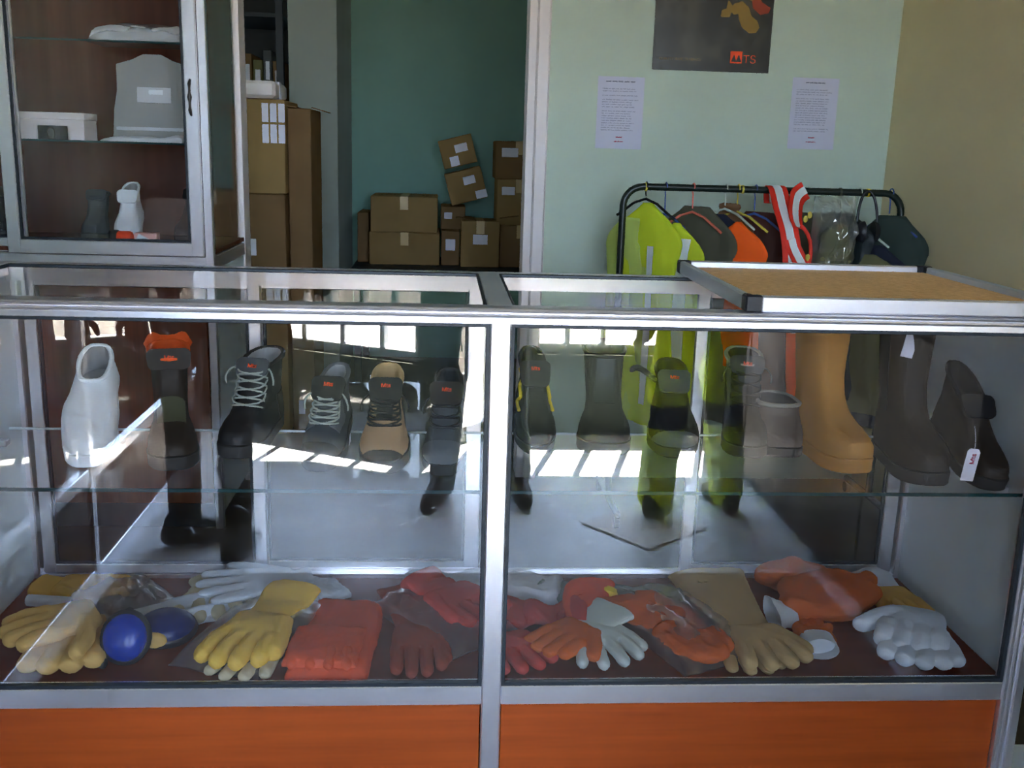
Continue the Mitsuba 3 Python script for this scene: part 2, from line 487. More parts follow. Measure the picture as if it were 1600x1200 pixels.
for s, xi in ((-1, -1.102), (1, 1.0898)):
    def post(x0, x1, y0, y1):
        a, b = sorted((xi + s * x0, xi + s * x1))
        return box(a, b, y0, y1, 0.0, ZRT + 0.002, 0.003)
    part(C, 'corner_post', cat([post(0.0, 0.012, -0.008, 0.03), post(0.010, 0.020, -0.012, 0.03), post(0.0235, 0.044, -0.012, 0.03), post(0.019, 0.0245, -0.006, 0.03), ]), 'mat_alu')
    part(C, 'rear_post', cat([box(*sorted((xi + s * 0.005, xi + s * 0.044)), YBK - 0.0, YBK + 0.045, 0.0, ZT - 0.002, 0.003)]), 'mat_alu')
part(C, 'side_panel', box(-1.15, XLi, 0.03, YBK, 0.02, ZRT, 0.001), 'mat_side_panel')
part(C, 'side_panel', box(XRi, 1.13, 0.03, YBK, 0.02, ZRT, 0.001), 'mat_side_panel')
part(C, 'deck', box(XLi, XRi, 0.026, YBK + 0.03, ZD - 0.018, ZD, 0.001), 'mat_deck')
# black gaskets round the two front panes
for (x0, x1) in ((-1.102, -0.020), (0.020, 1.0898)):
    g = 0.0075
    part(C, 'gasket', cat([box(x0, x1, -0.002, 0.012, ZRT - g, ZRT + 0.001, 0.001), box(x0, x1, -0.002, 0.012, ZRB - 0.001, ZRB + g, 0.001),
                           box(x0 - 0.001, x0 + g, -0.002, 0.012, ZRB, ZRT, 0.001), box(x1 - g, x1 + 0.001, -0.002, 0.012, ZRB, ZRT, 0.001)]), 'mat_gasket')
    part(C, 'front_pane', quad((x0, 0.004, ZRB), (x1, 0.004, ZRB), (x1, 0.004, ZRT), (x0, 0.004, ZRT)), 'mat_front_glass', label='clear front glass pane')
# top: side rails, cross bar, back rail, panes
YT0, YT1 = 0.022, 0.53
part(C, 'top_rail_back', extr_x([(YT1 + 0.035, ZT - 0.0015), (YT1 + 0.032, ZT), (YT1 + 0.001, ZT), (YT1, ZT - 0.001), (YT1, ZT - 0.041), (YT1 + 0.035, ZT - 0.041)], -1.165, 1.135), 'mat_alu')
part(C, 'cross_bar', box(-0.025, 0.0235, YT0, YT1 + 0.002, ZT - 0.022, ZT + 0.0005, 0.002), 'mat_alu_dull')
part(C, 'side_rail', box(-1.163, -1.112, YT0, YT1 + 0.002, ZT - 0.03, ZT + 0.0005, 0.004), 'mat_alu')
part(C, 'side_rail', box(1.096, 1.135, YT0, YT1 + 0.002, ZT - 0.03, ZT + 0.0005, 0.004), 'mat_alu')
for (x0, x1) in ((-1.112, -0.025), (0.0235, 1.096)):
    g = 0.006
    part(C, 'top_gasket', cat([box(x0, x1, YT1 - 0.012, YT1, ZT - 0.008, ZT - 0.0005, 0.001), box(x0, x0 + g, YT0, YT1, ZT - 0.008, ZT - 0.0005, 0.001), box(x1 - g, x1, YT0, YT1, ZT - 0.008, ZT - 0.0005, 0.001)]), 'mat_gasket')
    part(C, 'top_pane', quad((x0, YT0, ZT - 0.004), (x1, YT0, ZT - 0.004), (x1, YT1, ZT - 0.004), (x0, YT1, ZT - 0.004)), 'mat_glass', label='clear top glass pane')
# back frame and sliding doors
part(C, 'back_bottom_rail', cat([box(XLi, XRi, YBK + 0.0, YBK + 0.045, ZD - 0.02, ZD + 0.010, 0.002), box(XLi, XRi, YBK + 0.020, YBK + 0.026, ZD, ZD + 0.018, 0.001)]), 'mat_alu')
part(C, 'back_panel', box(XLi, XRi, YBK + 0.02, YBK + 0.036, 0.02, ZD - 0.02, 0.001), 'mat_brown_wood')


def sliding(x0, x1, y, l0=0.03, r0=0.03):
    z0, z1, g = ZD + 0.012, ZT - 0.042, 0.007
    k = number(C + '__sliding_door')
    add(k, cat([box(x0, x0 + l0, y, y + 0.014, z0, z1, 0.002), box(x1 - r0, x1, y, y + 0.014, z0, z1, 0.002),
                box(x0 + l0, x1 - r0, y, y + 0.014, z0, z0 + 0.024, 0.002), box(x0 + l0, x1 - r0, y, y + 0.014, z1 - 0.012, z1, 0.002)]), 'mat_alu')
    a, b, c, d = x0 + l0, x1 - r0, z0 + 0.024, z1 - 0.012
    add(k + '__seal', cat([box(a, a + g, y + 0.002, y + 0.012, c, d, 0.001), box(b - g, b, y + 0.002, y + 0.012, c, d, 0.001), box(a, b, y + 0.002, y + 0.012, c, c + g, 0.001)]), 'mat_gasket')
    add(k + '__pane', quad((a, y + 0.007, c), (b, y + 0.007, c), (b, y + 0.007, d), (a, y + 0.007, d)), 'mat_glass')


sliding(-1.098, -0.545, YBK + 0.004)
sliding(-0.572, -0.008, YBK + 0.024, 0.028, 0.038)
sliding(0.519, 1.088, YBK + 0.004, 0.03, 0.036)
# glass shelf
ZS = 0.752
part(C, 'shelf', cat([quad((XLi, 0.05, ZS - 0.003), (XRi, 0.05, ZS - 0.003), (XRi, 0.477, ZS - 0.003), (XLi, 0.477, ZS - 0.003))]), 'mat_glass', label='clear glass shelf')
part(C, 'shelf_edge', cat([box(XLi, XRi, 0.046, 0.050, ZS - 0.007, ZS + 0.0, 0.0008)]), 'mat_glass_edge', label='dark green front edge of the glass shelf')
part(C, 'shelf_edge', cat([box(XLi, XRi, 0.477, 0.480, ZS - 0.006, ZS + 0.0, 0.0008)]), 'mat_side_panel')
for x in (XLi, XRi):
    for y in (0.12, 0.40):
        s = 1 if x < 0 else -1
        part(C, 'shelf_bracket', box(*sorted((x, x + s * 0.03)), y - 0.012, y + 0.012, ZS - 0.022, ZS - 0.008, 0.002), 'mat_alu')
for x in (-0.015, -0.75 * 0 + 0.0):
    pass

# ------------------------------------------------------------------ cork board lying on the counter
B = thing('cork_board', 'aluminium framed cork notice board lying flat on the counter top', 'notice board')
MBD = Tr(0.79, 0.30, ZT + 0.0012) @ Rot('z', -1.0)
bw, bd, bh = 0.64, 0.63, 0.031
hx, hy = bw / 2, bd / 2
part(B, 'cork', xf(box(-hx + 0.01, hx - 0.01, -hy + 0.01, hy - 0.01, 0.004, 0.016, 0.001), MBD), 'mat_cork')
for (a, b, c, d) in ((-hx + 0.03, hx - 0.03, -hy, -hy + 0.016), (-hx + 0.03, hx - 0.03, hy - 0.016, hy)):
    part(B, 'frame_bar', xf(box(a, b, c, d, 0.0, bh, 0.003), MBD), 'mat_alu')
for (a, b, c, d) in ((-hx, -hx + 0.016, -hy + 0.03, hy - 0.03), (hx - 0.016, hx, -hy + 0.03, hy - 0.03)):
    part(B, 'frame_bar', xf(box(a, b, c, d, 0.0, bh, 0.003), MBD), 'mat_alu_dull')
for sx in (-1, 1):
    for sy in (-1, 1):
        x0, x1 = sorted((sx * (hx + 0.001), sx * (hx - 0.032)))
        y0, y1 = sorted((sy * (hy + 0.001), sy * (hy - 0.032)))
        part(B, 'corner_cap', xf(cat([box(x0, x1, *sorted((sy * (hy + 0.001), sy * (hy - 0.017))), 0.0, bh + 0.001, 0.003), box(*sorted((sx * (hx + 0.001), sx * (hx - 0.017))), y0, y1, 0.0, bh + 0.001, 0.003)]), MBD), 'mat_black_plastic')

# ------------------------------------------------------------------ return counter on the left (seen mirrored in the front glass)
R = thing('return_counter', 'second glass counter with dark wood base along the left, mirrored in the front glass', 'display counter')
RX = -1.23
part(R, 'base_panel', box(RX - 0.025, RX - 0.005, -2.55, -0.08, 0.03, 0.36, 0.001), 'mat_cabinet_inside')
part(R, 'plinth_rail', box(RX - 0.03, RX, -2.57, -0.06, 0.0, 0.04, 0.002), 'mat_alu')
part(R, 'middle_rail', box(RX - 0.03, RX, -2.57, -0.06, 0.34, 0.385, 0.002), 'mat_alu')
part(R, 'top_rail', box(RX - 0.03, RX, -2.57, -0.06, 1.09, 1.125, 0.002), 'mat_alu')
for y in (-2.57, -1.32, -0.1):
    part(R, 'post', box(RX - 0.032, RX + 0.003, y, y + 0.04, 0.0, 1.1, 0.002), 'mat_alu')
part(R, 'deck', box(RX - 0.55, RX - 0.03, -2.55, -0.08, 0.33, 0.35, 0.001), 'mat_deck')
part(R, 'back_panel', box(RX - 0.57, RX - 0.55, -2.55, -0.08, 0.0, 1.09, 0.001), 'mat_brown_wood')
for (a, b) in ((-2.53, -1.32), (-1.28, -0.1)):
    part(R, 'front_pane', quad((RX - 0.015, a, 0.385), (RX - 0.015, b, 0.385), (RX - 0.015, b, 1.09), (RX - 0.015, a, 1.09)), 'mat_glass')
part(R, 'top_pane', quad((RX - 0.55, -2.55, 1.12), (RX - 0.03, -2.55, 1.12), (RX - 0.03, -0.08, 1.12), (RX - 0.55, -0.08, 1.12)), 'mat_glass')

Q = thing('side_counter', 'dark wooden counter along the right wall, mirrored in the right front glass', 'counter')
part(Q, 'body', box(1.24, 1.74, -2.95, -0.42, 0.05, 0.96, 0.003), 'mat_dark_wood')
part(Q, 'counter_top', box(1.21, 1.755, -2.97, -0.40, 0.96, 1.0, 0.004), 'mat_dark_wood')
part(Q, 'plinth', box(1.27, 1.74, -2.93, -0.44, 0.0, 0.05, 0.001), 'mat_gasket')
for i in range(4):
    part(Q, 'door', box(1.222, 1.239, -2.93 + 0.625 * i, -2.93 + 0.625 * i + 0.61, 0.08, 0.94, 0.003), 'mat_dark_wood')

single('added_shade_sheet', box(-1.17, 1.19, -1.33, -0.03, 0.0005, 0.008, 0.002), 'mat_shade_sheet', 'added dark sheet standing in for shade on the floor before the display counter', 'mat')  # added sheet, out of view, dims the floor mirrored in the front glass

# white board lying on the shop floor (mirrored)
P4 = np.array([(0.448, -1.811), (0.66, -1.545), (0.925, -1.758), (0.71, -2.02)])
fb = trimesh.creation.extrude_polygon(sg.Polygon(P4), 0.006, engine='earcut')
single('floor_board', xf(fb, Tr(0, 0, 0.0005)), 'mat_bright_white', 'square white board lying on the shop floor, mirrored in the right front glass', 'board')

# ------------------------------------------------------------------ shoes and boots
NR, NT = 36, 26
FOOT = ([0.0, 0.05, 0.15, 0.3, 0.45, 0.6, 0.72, 0.85, 0.95, 1.0], [0.28, 0.31, 0.33, 0.32, 0.335, 0.41, 0.46, 0.46, 0.43, 0.41])


def resample(pts, n):
    p = np.asarray(pts, float)
    t = np.r_[0, np.cumsum(np.linalg.norm(np.diff(p, axis=0), axis=1))]
    from scipy.interpolate import PchipInterpolator
    return PchipInterpolator(t, p)(np.linspace(0, t[-1], n))


class Last:
    """rings of a shoe from the sole up to the opening; front and back are (x / length, z) lines with the same order"""

    def __init__(self, L, W, front, back, widths, spring=0.008, power=0.6, M=None):
        self.L, self.W, self.spring, self.power = L, W, spring, power
        f = np.asarray(front, float) * [L, 1]
        self.F = resample(f, NT)
        b = np.asarray(back, float) * [L, 1]
        self.B = resample(b, NT)
        tt = np.linspace(0, 1, NT)
        self.K = np.interp(tt, [w[0] for w in widths], [w[1] for w in widths])
        self.M = np.eye(4) if M is None else M

    def ring(self, t, grow=0.0, phi=None):
        i = t * (NT - 1)
        idx = np.arange(NT)
        fx, fz = np.interp(i, idx, self.F[:, 0]), np.interp(i, idx, self.F[:, 1])
        bx, bz = np.interp(i, idx, self.B[:, 0]), np.interp(i, idx, self.B[:, 1])
        k = np.interp(i, idx, self.K)
        phi = np.arange(NR) * 2 * np.pi / NR if phi is None else np.atleast_1d(phi)
        s = (1 + np.cos(phi)) / 2
        x = (bx - grow) + (fx - bx + 2 * grow) * s
        z = bz + (fz - bz) * s
        hw = np.interp(np.clip(x / self.L, 0, 1), *FOOT) * self.W * k + grow
        y = hw * np.sign(np.sin(phi)) * np.abs(np.sin(phi)) ** self.power
        z = z + self.spring * np.clip((x / self.L - 0.72) / 0.28, 0, 1) ** 2
        return np.stack([x, y, z], 1)

    def pt(self, t, phi, off=0.0):
        p = self.ring(t, off, phi)[0]
        return p + np.array([0, 0, off * 0.6])

    def upper(self, t0=0.0, t1=1.0, n=NT):
        return loft([self.ring(t) for t in np.linspace(t0, t1, n)], True, False)

    def lining(self, depth=0.45, thick=0.006):
        ts = np.linspace(1.0, 1.0 - depth, 10)
        rings = [self.ring(1.0), self.ring(1.0, -thick * 0.5) + [0, 0, 0.003]] + [self.ring(t, -thick) for t in ts]
        return loft(rings, False, True)

    def sole(self, h, over=0.003, heel=0.0):
        rings = []
        for z, g in ((0.0, over - 0.004), (0.004, over), (h * 0.6, over), (h, over + 0.001), (h + 0.003, over - 0.002)):
            r = self.ring(0.0, g)
            sp = self.spring * np.clip((r[:, 0] / self.L - 0.72) / 0.28, 0, 1) ** 2
            r[:, 2] = z + sp
            rings.append(r)
        return loft(rings)


def slabs(w, h, t, r=0.008, taper=0.0):
    """rounded rectangle w x h in the xy plane (y up from 0), thickness t along z"""
    p = sg.Polygon([(-w / 2, 0), (w / 2, 0), (w / 2 + taper, h), (-w / 2 - taper, h)]).buffer(-r).buffer(r, quad_segs=5)
    return trimesh.creation.extrude_polygon(p, t, engine='earcut')


def frame(o, xdir, ydir):
    x = np.asarray(xdir, float) / np.linalg.norm(xdir)
    y = np.asarray(ydir, float)
    y = y - x * (x @ y)
    y /= np.linalg.norm(y)
    M = np.eye(4)
    M[:3, 0], M[:3, 1], M[:3, 2], M[:3, 3] = x, y, np.cross(x, y), o
    return M


LOW_F = [(1.0, 0.018), (0.995, 0.035), (0.965, 0.052), (0.90, 0.062), (0.78, 0.073), (0.66, 0.088), (0.56, 0.106), (0.49, 0.122)]
LOW_B = [(0.02, 0.018), (0.005, 0.035), (0.0, 0.055), (0.01, 0.075), (0.02, 0.10), (0.02, 0.128)]
LOW_K = [(0, 1.0), (0.12, 1.03), (0.28, 0.93), (0.5, 0.82), (0.8, 0.84), (1.0, 0.82)]


def high(z):
    return ([(1.0, 0.018), (0.995, 0.036), (0.965, 0.054), (0.90, 0.066), (0.76, 0.08), (0.64, 0.098), (0.54, 0.13), (0.485, 0.165), (0.46, z)],
            [(0.02, 0.018), (0.0, 0.04), (0.0, 0.07), (0.02, 0.11), (0.02, 0.15), (0.0, z + 0.012)],
            [(0, 1.0), (0.1, 1.03), (0.25, 0.95), (0.4, 0.86), (0.6, 0.95), (1.0, 1.08)])


def place_shoe(toe, yaw, L, tilt=0.0, roll=0.0):
    """toe (x, y, z) in the world, heel to toe pointing to the viewer and turned by yaw degrees to the right"""
    return Tr(*toe) @ Rot('z', -90 + yaw) @ Rot('y', tilt) @ Rot('x', roll) @ Tr(-L, 0, 0)


def shoe(name, label, M, L=0.28, W=0.11, front=LOW_F, back=LOW_B, widths=LOW_K, upper='mat_black_leather', sole='mat_rubber', lining='mat_lining_dark', h=0.026, toecap=None, laces=None,
         tongue=None, logo=None, logo_text='Mts', panels=(), collar=None, lace_rows=5, lining_depth=0.45, power=0.6, tongue_h=0.05, tongue_w=0.066, group=None):
    la = Last(L, W, front, back, widths, power=power)
    k = thing(name, label, 'boot' if 'boot' in name else 'shoe', group)
    up = la.upper()
    part(k, 'sole', xf(la.sole(h), M), sole, 40)
    part(k, 'upper', xf(up, M), upper, 60)
    part(k, 'lining', xf(la.lining(lining_depth), M), lining, 50)
    if collar:
        rim = la.ring(1.0, 0.0)
        part(k, 'collar', xf(tube(rim, 0.0055, 8, closed=True), M), collar, True)
    if toecap:
        m, x0 = toecap
        part(k, 'toe_cap', xf(patch(up, [((x0 * L, 0, 0.05), (1, 0, -0.7))], 0.0022), M), m, 40)
    for nm, m, planes, off in panels:
        pm = patch(up, [((q * L if axis == 0 else 0, q if axis == 1 else 0, q if axis == 2 else 0), [sg_ if i == axis else 0 for i in range(3)]) for axis, q, sg_ in planes], off)
        if pm is not None:
            part(k, nm, xf(pm, M), m, 40)
    d = la.F[-1] - la.F[-5]
    updir = np.array([d[0], 0, d[1]])
    updir /= np.linalg.norm(updir)
    tip = np.array([la.F[-1][0], 0, la.F[-1][1]])
    if tongue:
        base = tip - updir * 0.022 + np.array([-0.002, 0, 0.0])
        Tm = frame(base, (0, 1, 0), updir + np.array([-0.15, 0, 0.1]))
        tg = slabs(tongue_w, tongue_h * 0.55 + 0.03, 0.008, 0.014, 0.005)
        part(k, 'tongue', xf(tg, M @ Tm), tongue, 40)
        if logo:
            tx = meshkit.text_mesh(logo_text, 0.009, 0.001, True)
            w = tx.bounds[1][0] - tx.bounds[0][0]
            part(k, 'tongue_label', xf(tx, M @ Tm @ Tr(-w / 2, tongue_h * 0.55 + 0.006, 0.0082)), logo)
    elif logo:
        Tm = frame(tip - updir * 0.03 + np.array([0.003, 0, 0.001]), (0, 1, 0), updir)
        tx = meshkit.text_mesh(logo_text, 0.009, 0.001, True)
        w = tx.bounds[1][0] - tx.bounds[0][0]
        part(k, 'label_patch', xf(tx, M @ Tm @ Tr(-w / 2, 0.0, 0.001)), logo)
    if laces:
        t0, t1 = 0.52, 0.94
        for i in range(lace_rows):
            a, b = t0 + (t1 - t0) * i / lace_rows, t0 + (t1 - t0) * (i + 0.9) / lace_rows
            for s in (1, -1):
                b = min(a + 0.15, 0.97)
                pts = [la.pt(a, s * 0.75, 0.002), la.pt(a * 0.62 + b * 0.38, s * 0.3, 0.006), la.pt(a * 0.38 + b * 0.62, -s * 0.3, 0.006 + 0.001 * s), la.pt(b, -s * 0.75, 0.002)]
                part(k, 'lace', xf(tube(spline(pts, 8), 0.0024, 6), M), laces, True)
        e = la.pt(0.93, 0.9, 0.004)
        for s in (1, -1):
            e = la.pt(0.93, s * 0.7, 0.004)
            loop = spline([e, e + [0.012, s * 0.010, 0.006], e + [0.022, s * 0.02, -0.008], e + [0.022, s * 0.02, -0.026]], 10)
            part(k, 'lace', xf(tube(loop, 0.0022, 6), M), laces, True)
    return k, la


def riser(M, L, tilt, what, x=0.2):
    """clear acrylic block under a propped heel"""
    top = (M @ np.array([x * L, 0, 0, 1]))[:3]
    hgt = top[2] - ZS - 0.004
    if hgt > 0.01:
        single('display_block', cbox(top[0], top[1], ZS + hgt / 2, 0.05, 0.03, hgt, 0.001), 'mat_acrylic', 'small clear acrylic block propping the heel of the ' + what, 'display block', 'acrylic blocks under the shoes')


def at_shelf(toe_x, toe_y, yaw, L, tilt=0.0, roll=0.0):
    x = np.linspace(0, 1, 60)
    low = ((1 - x) * L * math.sin(math.radians(tilt)) + 0.008 * np.clip((x - 0.72) / 0.28, 0, 1) ** 2 * math.cos(math.radians(tilt))).min()
    return place_shoe((toe_x, toe_y, ZS + 0.0008 - low), yaw, L, tilt, roll)


# white clog
M = at_shelf(-0.845, 0.175, 7, 0.275, 18)
CLOG_F = [(1.0, 0.016), (1.0, 0.036), (0.97, 0.056), (0.90, 0.07), (0.76, 0.084), (0.62, 0.098), (0.50, 0.112), (0.42, 0.122)]
shoe('clog', 'plain white slip-on work shoe, first on the left of the glass shelf', M, 0.275, 0.118, CLOG_F, [(0.02, 0.016), (0.0, 0.04), (0.0, 0.06), (0.01, 0.09), (0.02, 0.12), (0.03, 0.15)],
     [(0, 1.0), (0.12, 1.06), (0.3, 1.1), (0.55, 1.28), (0.8, 1.08), (1.0, 0.86)], 'mat_white_leather', 'mat_white_leather', 'mat_lining_grey', 0.03, collar='mat_white_leather')
riser(M, 0.275, 17, 'white slip-on shoe')

# dark boot with orange lining and tongue
F, Bk, K = high(0.205)
M = at_shelf(-0.655, 0.142, 15, 0.285, 2)
k, la = shoe('lined_boot', 'dark brown ankle boot with a bright orange lining turned out at the top', M, 0.285, 0.116, F, Bk, K, 'mat_brown_black', 'mat_rubber', 'mat_lining_orange', 0.028,
             panels=[('vamp_panel', 'mat_olive_dark', ((0, 0.54, 1), (0, 0.70, -1), (1, 0.028, -1), (1, -0.028, 1), (2, 0.08, 1)), 0.0022)], collar='mat_lining_orange', tongue='mat_brown_black', tongue_h=0.028, tongue_w=0.085, logo='mat_logo_orange')
fl = la.ring(1.0, 0.004)
fl2 = fl + np.stack([(fl[:, 0] - fl[:, 0].mean()) * 0.12, fl[:, 1] * 0.16, np.full(NR, 0.016) + 0.006 * np.cos(np.arange(NR) * 2 * np.pi / NR * 5)], 1)
back = (fl[:, 0] < 0.09)
part(k, 'lining_flap', xf(trimesh.util.concatenate([loft([fl[10:27], fl2[10:27]], False, False, closed=False), loft([fl2[10:27] + [0, 0, 0.001], fl[10:27] + [0.002, 0, 0.0]], False, False, closed=False)]), M), 'mat_lining_orange', True, 'orange lining flap')

# black lace-up boot turned to the left
F, Bk, K = high(0.168)
M = at_shelf(-0.56, 0.235, -12, 0.275, 5)
shoe('lace_boot', 'black lace-up ankle boot with grey laces, toe turned to the left', M, 0.275, 0.114, F, Bk, K, 'mat_black_leather', 'mat_rubber', 'mat_lining_grey', 0.028, laces='mat_lace_grey', tongue='mat_charcoal', tongue_h=0.024, tongue_w=0.07, logo='mat_logo_orange',
     panels=[('heel_counter', 'mat_brown_black', ((0, 0.26, -1), (2, 0.09, -1)), 0.002)], collar='mat_black_leather')

# charcoal shoe with grey laces
M = at_shelf(-0.368, 0.158, -7, 0.275, 14)
shoe('laced_shoe', 'charcoal lace-up shoe with grey laces and pale collar', M, 0.275, 0.103, upper='mat_charcoal', sole='mat_rubber', lining='mat_lining_grey', toecap=('mat_rubber', 0.87), laces='mat_lace_grey', tongue='mat_black_leather', logo='mat_logo_orange',
     collar='mat_charcoal_light', panels=[('eyelet_panel', 'mat_charcoal_light', ((0, 0.45, 1), (0, 0.74, -1), (1, sy * 0.016, sy), (1, sy * 0.036, -sy), (2, 0.06, 1)), 0.002) for sy in (1, -1)])
riser(M, 0.275, 14, 'charcoal shoe with grey laces')

# beige shoe with dark toe cap
M = at_shelf(-0.231, 0.146, -0.5, 0.275, 15)
shoe('suede_shoe', 'beige suede lace-up shoe with a dark rubber toe and black laces', M, 0.275, 0.119, upper='mat_beige_suede', sole='mat_rubber', lining='mat_lining_beige', toecap=('mat_brown_black', 0.93), laces='mat_lace_black', tongue='mat_black_leather', logo='mat_logo_orange',
     collar='mat_lining_beige', h=0.03, panels=[('tongue_guard', 'mat_black_leather', ((0, 0.45, 1), (0, 0.66, -1), (1, 0.017, -1), (1, -0.017, 1), (2, 0.07, 1)), 0.002), ('heel_counter', 'mat_rubber', ((0, 0.3, -1), (2, 0.10, -1)), 0.002)])
riser(M, 0.275, 15, 'beige suede shoe')

# dark grey shoe next to the post
M = at_shelf(-0.107, 0.137, -4, 0.275, 13)
shoe('work_shoe', 'dark grey work shoe with a loose lace, just left of the middle post', M, 0.275, 0.104, upper='mat_charcoal', sole='mat_rubber', lining='mat_lining_dark', toecap=('mat_charcoal_light', 0.80), laces='mat_lace_black', lace_rows=3, tongue='mat_brown_black', tongue_h=0.045, logo='mat_logo_orange', collar='mat_rubber')
riser(M, 0.275, 13, 'dark grey work shoe')

# black trainer with yellow zigzag
zz = lambda x, y, z: np.abs(y - 0) * 0 + x
M = at_shelf(0.108, 0.29, 1.7, 0.275, 20)
kz, la = shoe('sport_shoe', 'black sport shoe with yellow zigzag trim, just right of the middle post', M, 0.275, 0.105, upper='mat_black_leather', sole='mat_rubber', lining='mat_lining_dark', tongue='mat_black_leather', tongue_h=0.06, tongue_w=0.064, collar='mat_black_leather', logo='mat_logo_orange')
for s in (1, -1):
    pts = [la.pt(t, s * a, 0.004) for t, a in ((0.95, 1.35), (0.83, 1.05), (0.70, 1.3), (0.60, 1.0), (0.50, 1.2), (0.40, 0.95))]
    part(kz, 'zigzag_trim', xf(tube(spline(pts, 28), 0.0042, 6), M), 'mat_yellow', True, 'yellow zigzag trim')
riser(M, 0.275, 20, 'black shoe with yellow zigzag')

# plain black boot
F, Bk, K = high(0.20)
M = at_shelf(0.258, 0.27, -5.5, 0.28, 2)
shoe('tall_boot', 'plain black pull-on boot, second to the right of the middle post', M, 0.28, 0.138, F, Bk, K, 'mat_black_leather', 'mat_rubber', 'mat_lining_dark', 0.028, collar='mat_black_leather',
     panels=[('front_panel', 'mat_teal_black', ((0, 0.40, 1), (1, 0.022, -1), (1, -0.022, 1), (2, 0.10, 1)), 0.0018)])

# black shoe with strap
M = at_shelf(0.42, 0.275, -6, 0.28, 13)
ks, la = shoe('strap_shoe', 'black work shoe with a strap sticking out on its left', M, 0.28, 0.132, upper='mat_black_leather', sole='mat_rubber', lining='mat_lining_dark', tongue='mat_charcoal', tongue_h=0.05, tongue_w=0.07, logo='mat_logo_orange', collar='mat_black_leather', toecap=('mat_charcoal', 0.88))
st = spline([la.pt(0.9, -1.3, 0.002), la.pt(0.95, -1.3, 0.03), la.pt(1.0, -1.1, 0.06), la.pt(0.97, -0.95, 0.075)], 12)
part(ks, 'strap', xf(tube(st, [0.007] * 11 + [0.005], 8), M), 'mat_black_leather', True)
riser(M, 0.28, 12, 'black shoe with a strap')

# black padded shoe
F, Bk, K = high(0.185)
M = at_shelf(0.585, 0.265, -9, 0.28, 3)
shoe('padded_boot', 'black padded ankle boot with a grey rim and orange label', M, 0.28, 0.118, F, Bk, K, upper='mat_black_leather', sole='mat_rubber', lining='mat_lining_dark', tongue='mat_black_leather', tongue_h=0.026, tongue_w=0.075, logo='mat_logo_orange', collar='mat_grey_rim', laces='mat_lace_black', lace_rows=4)

# low grey-brown overshoe with wide opening
OV_F = [(1.0, 0.016), (1.0, 0.03), (0.96, 0.048), (0.88, 0.06), (0.78, 0.075), (0.70, 0.095), (0.68, 0.112)]
M = at_shelf(0.672, 0.262, -2, 0.2, 0)
shoe('overshoe', 'low grey brown rubber overshoe with a wide round opening and pale rim', M, 0.2, 0.112, OV_F, [(0.02, 0.016), (0.0, 0.04), (0.0, 0.07), (0.0, 0.112)], [(0, 1.0), (0.3, 1.1), (1.0, 1.3)], 'mat_grey_brown', 'mat_rubber', 'mat_lining_dark', 0.02, collar='mat_grey_rim', lining_depth=0.75, power=0.8)


def rigger(z, lean=0.0):
    return ([(1.0, 0.024), (1.0, 0.046), (0.97, 0.066), (0.89, 0.08), (0.76, 0.094), (0.64, 0.115), (0.55, 0.15), (0.51, 0.20), (0.53, z)],
            [(0.02, 0.024), (0.0, 0.05), (0.0, 0.09), (0.03, 0.13), (0.02, 0.19), (-0.03, z)],
            [(0, 1.0), (0.1, 1.05), (0.25, 0.97), (0.4, 0.90), (0.6, 1.05), (1.0, 1.3)])


# tall tan boot
F, Bk, K = rigger(0.32)
M = at_shelf(0.797, 0.148, 10, 0.285, 0)
k, la = shoe('rigger_boot', 'tall tan suede pull-on boot with a thick tan sole', M, 0.285, 0.118, F, Bk, K, 'mat_suede_tan', 'mat_tan_sole', 'mat_lining_beige', 0.032, collar='mat_suede_tan', toecap=('mat_suede_tan', 0.90))
for s in (1, -1):
    a = (Bk[-1][0] + F[-1][0]) / 2 * 0.285
    lp = spline([(a - 0.012, s * 0.045, 0.30), (a - 0.014, s * 0.052, 0.335), (a, s * 0.053, 0.35), (a + 0.014, s * 0.052, 0.335), (a + 0.012, s * 0.045, 0.30)], 12)
    part(k, 'pull_loop', xf(tube(lp, 0.004, 6), M), 'mat_suede_tan', True)
part(k, 'piping', xf(tube([la.pt(t, 1.75, 0.002) for t in np.linspace(0.45, 0.99, 14)], 0.0025, 6), M), 'mat_garment_maroon', True)

# tall dark boot
F, Bk, K = rigger(0.33)
M = at_shelf(0.922, 0.068, -1, 0.29, 0)
shoe('riding_boot', 'tall dark brown pull-on boot standing right of the tan boot', M, 0.29, 0.122, F, Bk, K, 'mat_brown_black', 'mat_rubber', 'mat_lining_dark', 0.028, collar='mat_brown_black',
     panels=[('elastic_panel', 'mat_teal_black', ((0, 0.2, 1), (0, 0.34, -1), (2, 0.12, 1)), 0.0015)])

# dark felt boot at the right end with a price tag
F, Bk, K = high(0.15)
M = at_shelf(1.046, 0.062, 0, 0.29, 14, -4)
kf, la = shoe('felt_shoe', 'dark felt shoe with a padded collar, last on the right of the glass shelf', M, 0.29, 0.112, LOW_F, [(0.02, 0.018), (0.005, 0.035), (0.0, 0.055), (0.01, 0.09), (0.0, 0.14), (-0.02, 0.165)], LOW_K, 'mat_brown_black', 'mat_rubber', 'mat_lining_dark', 0.026,
              collar='mat_black_leather', tongue='mat_black_leather', tongue_h=0.045, tongue_w=0.07)
riser(M, 0.29, 9, 'dark felt shoe')


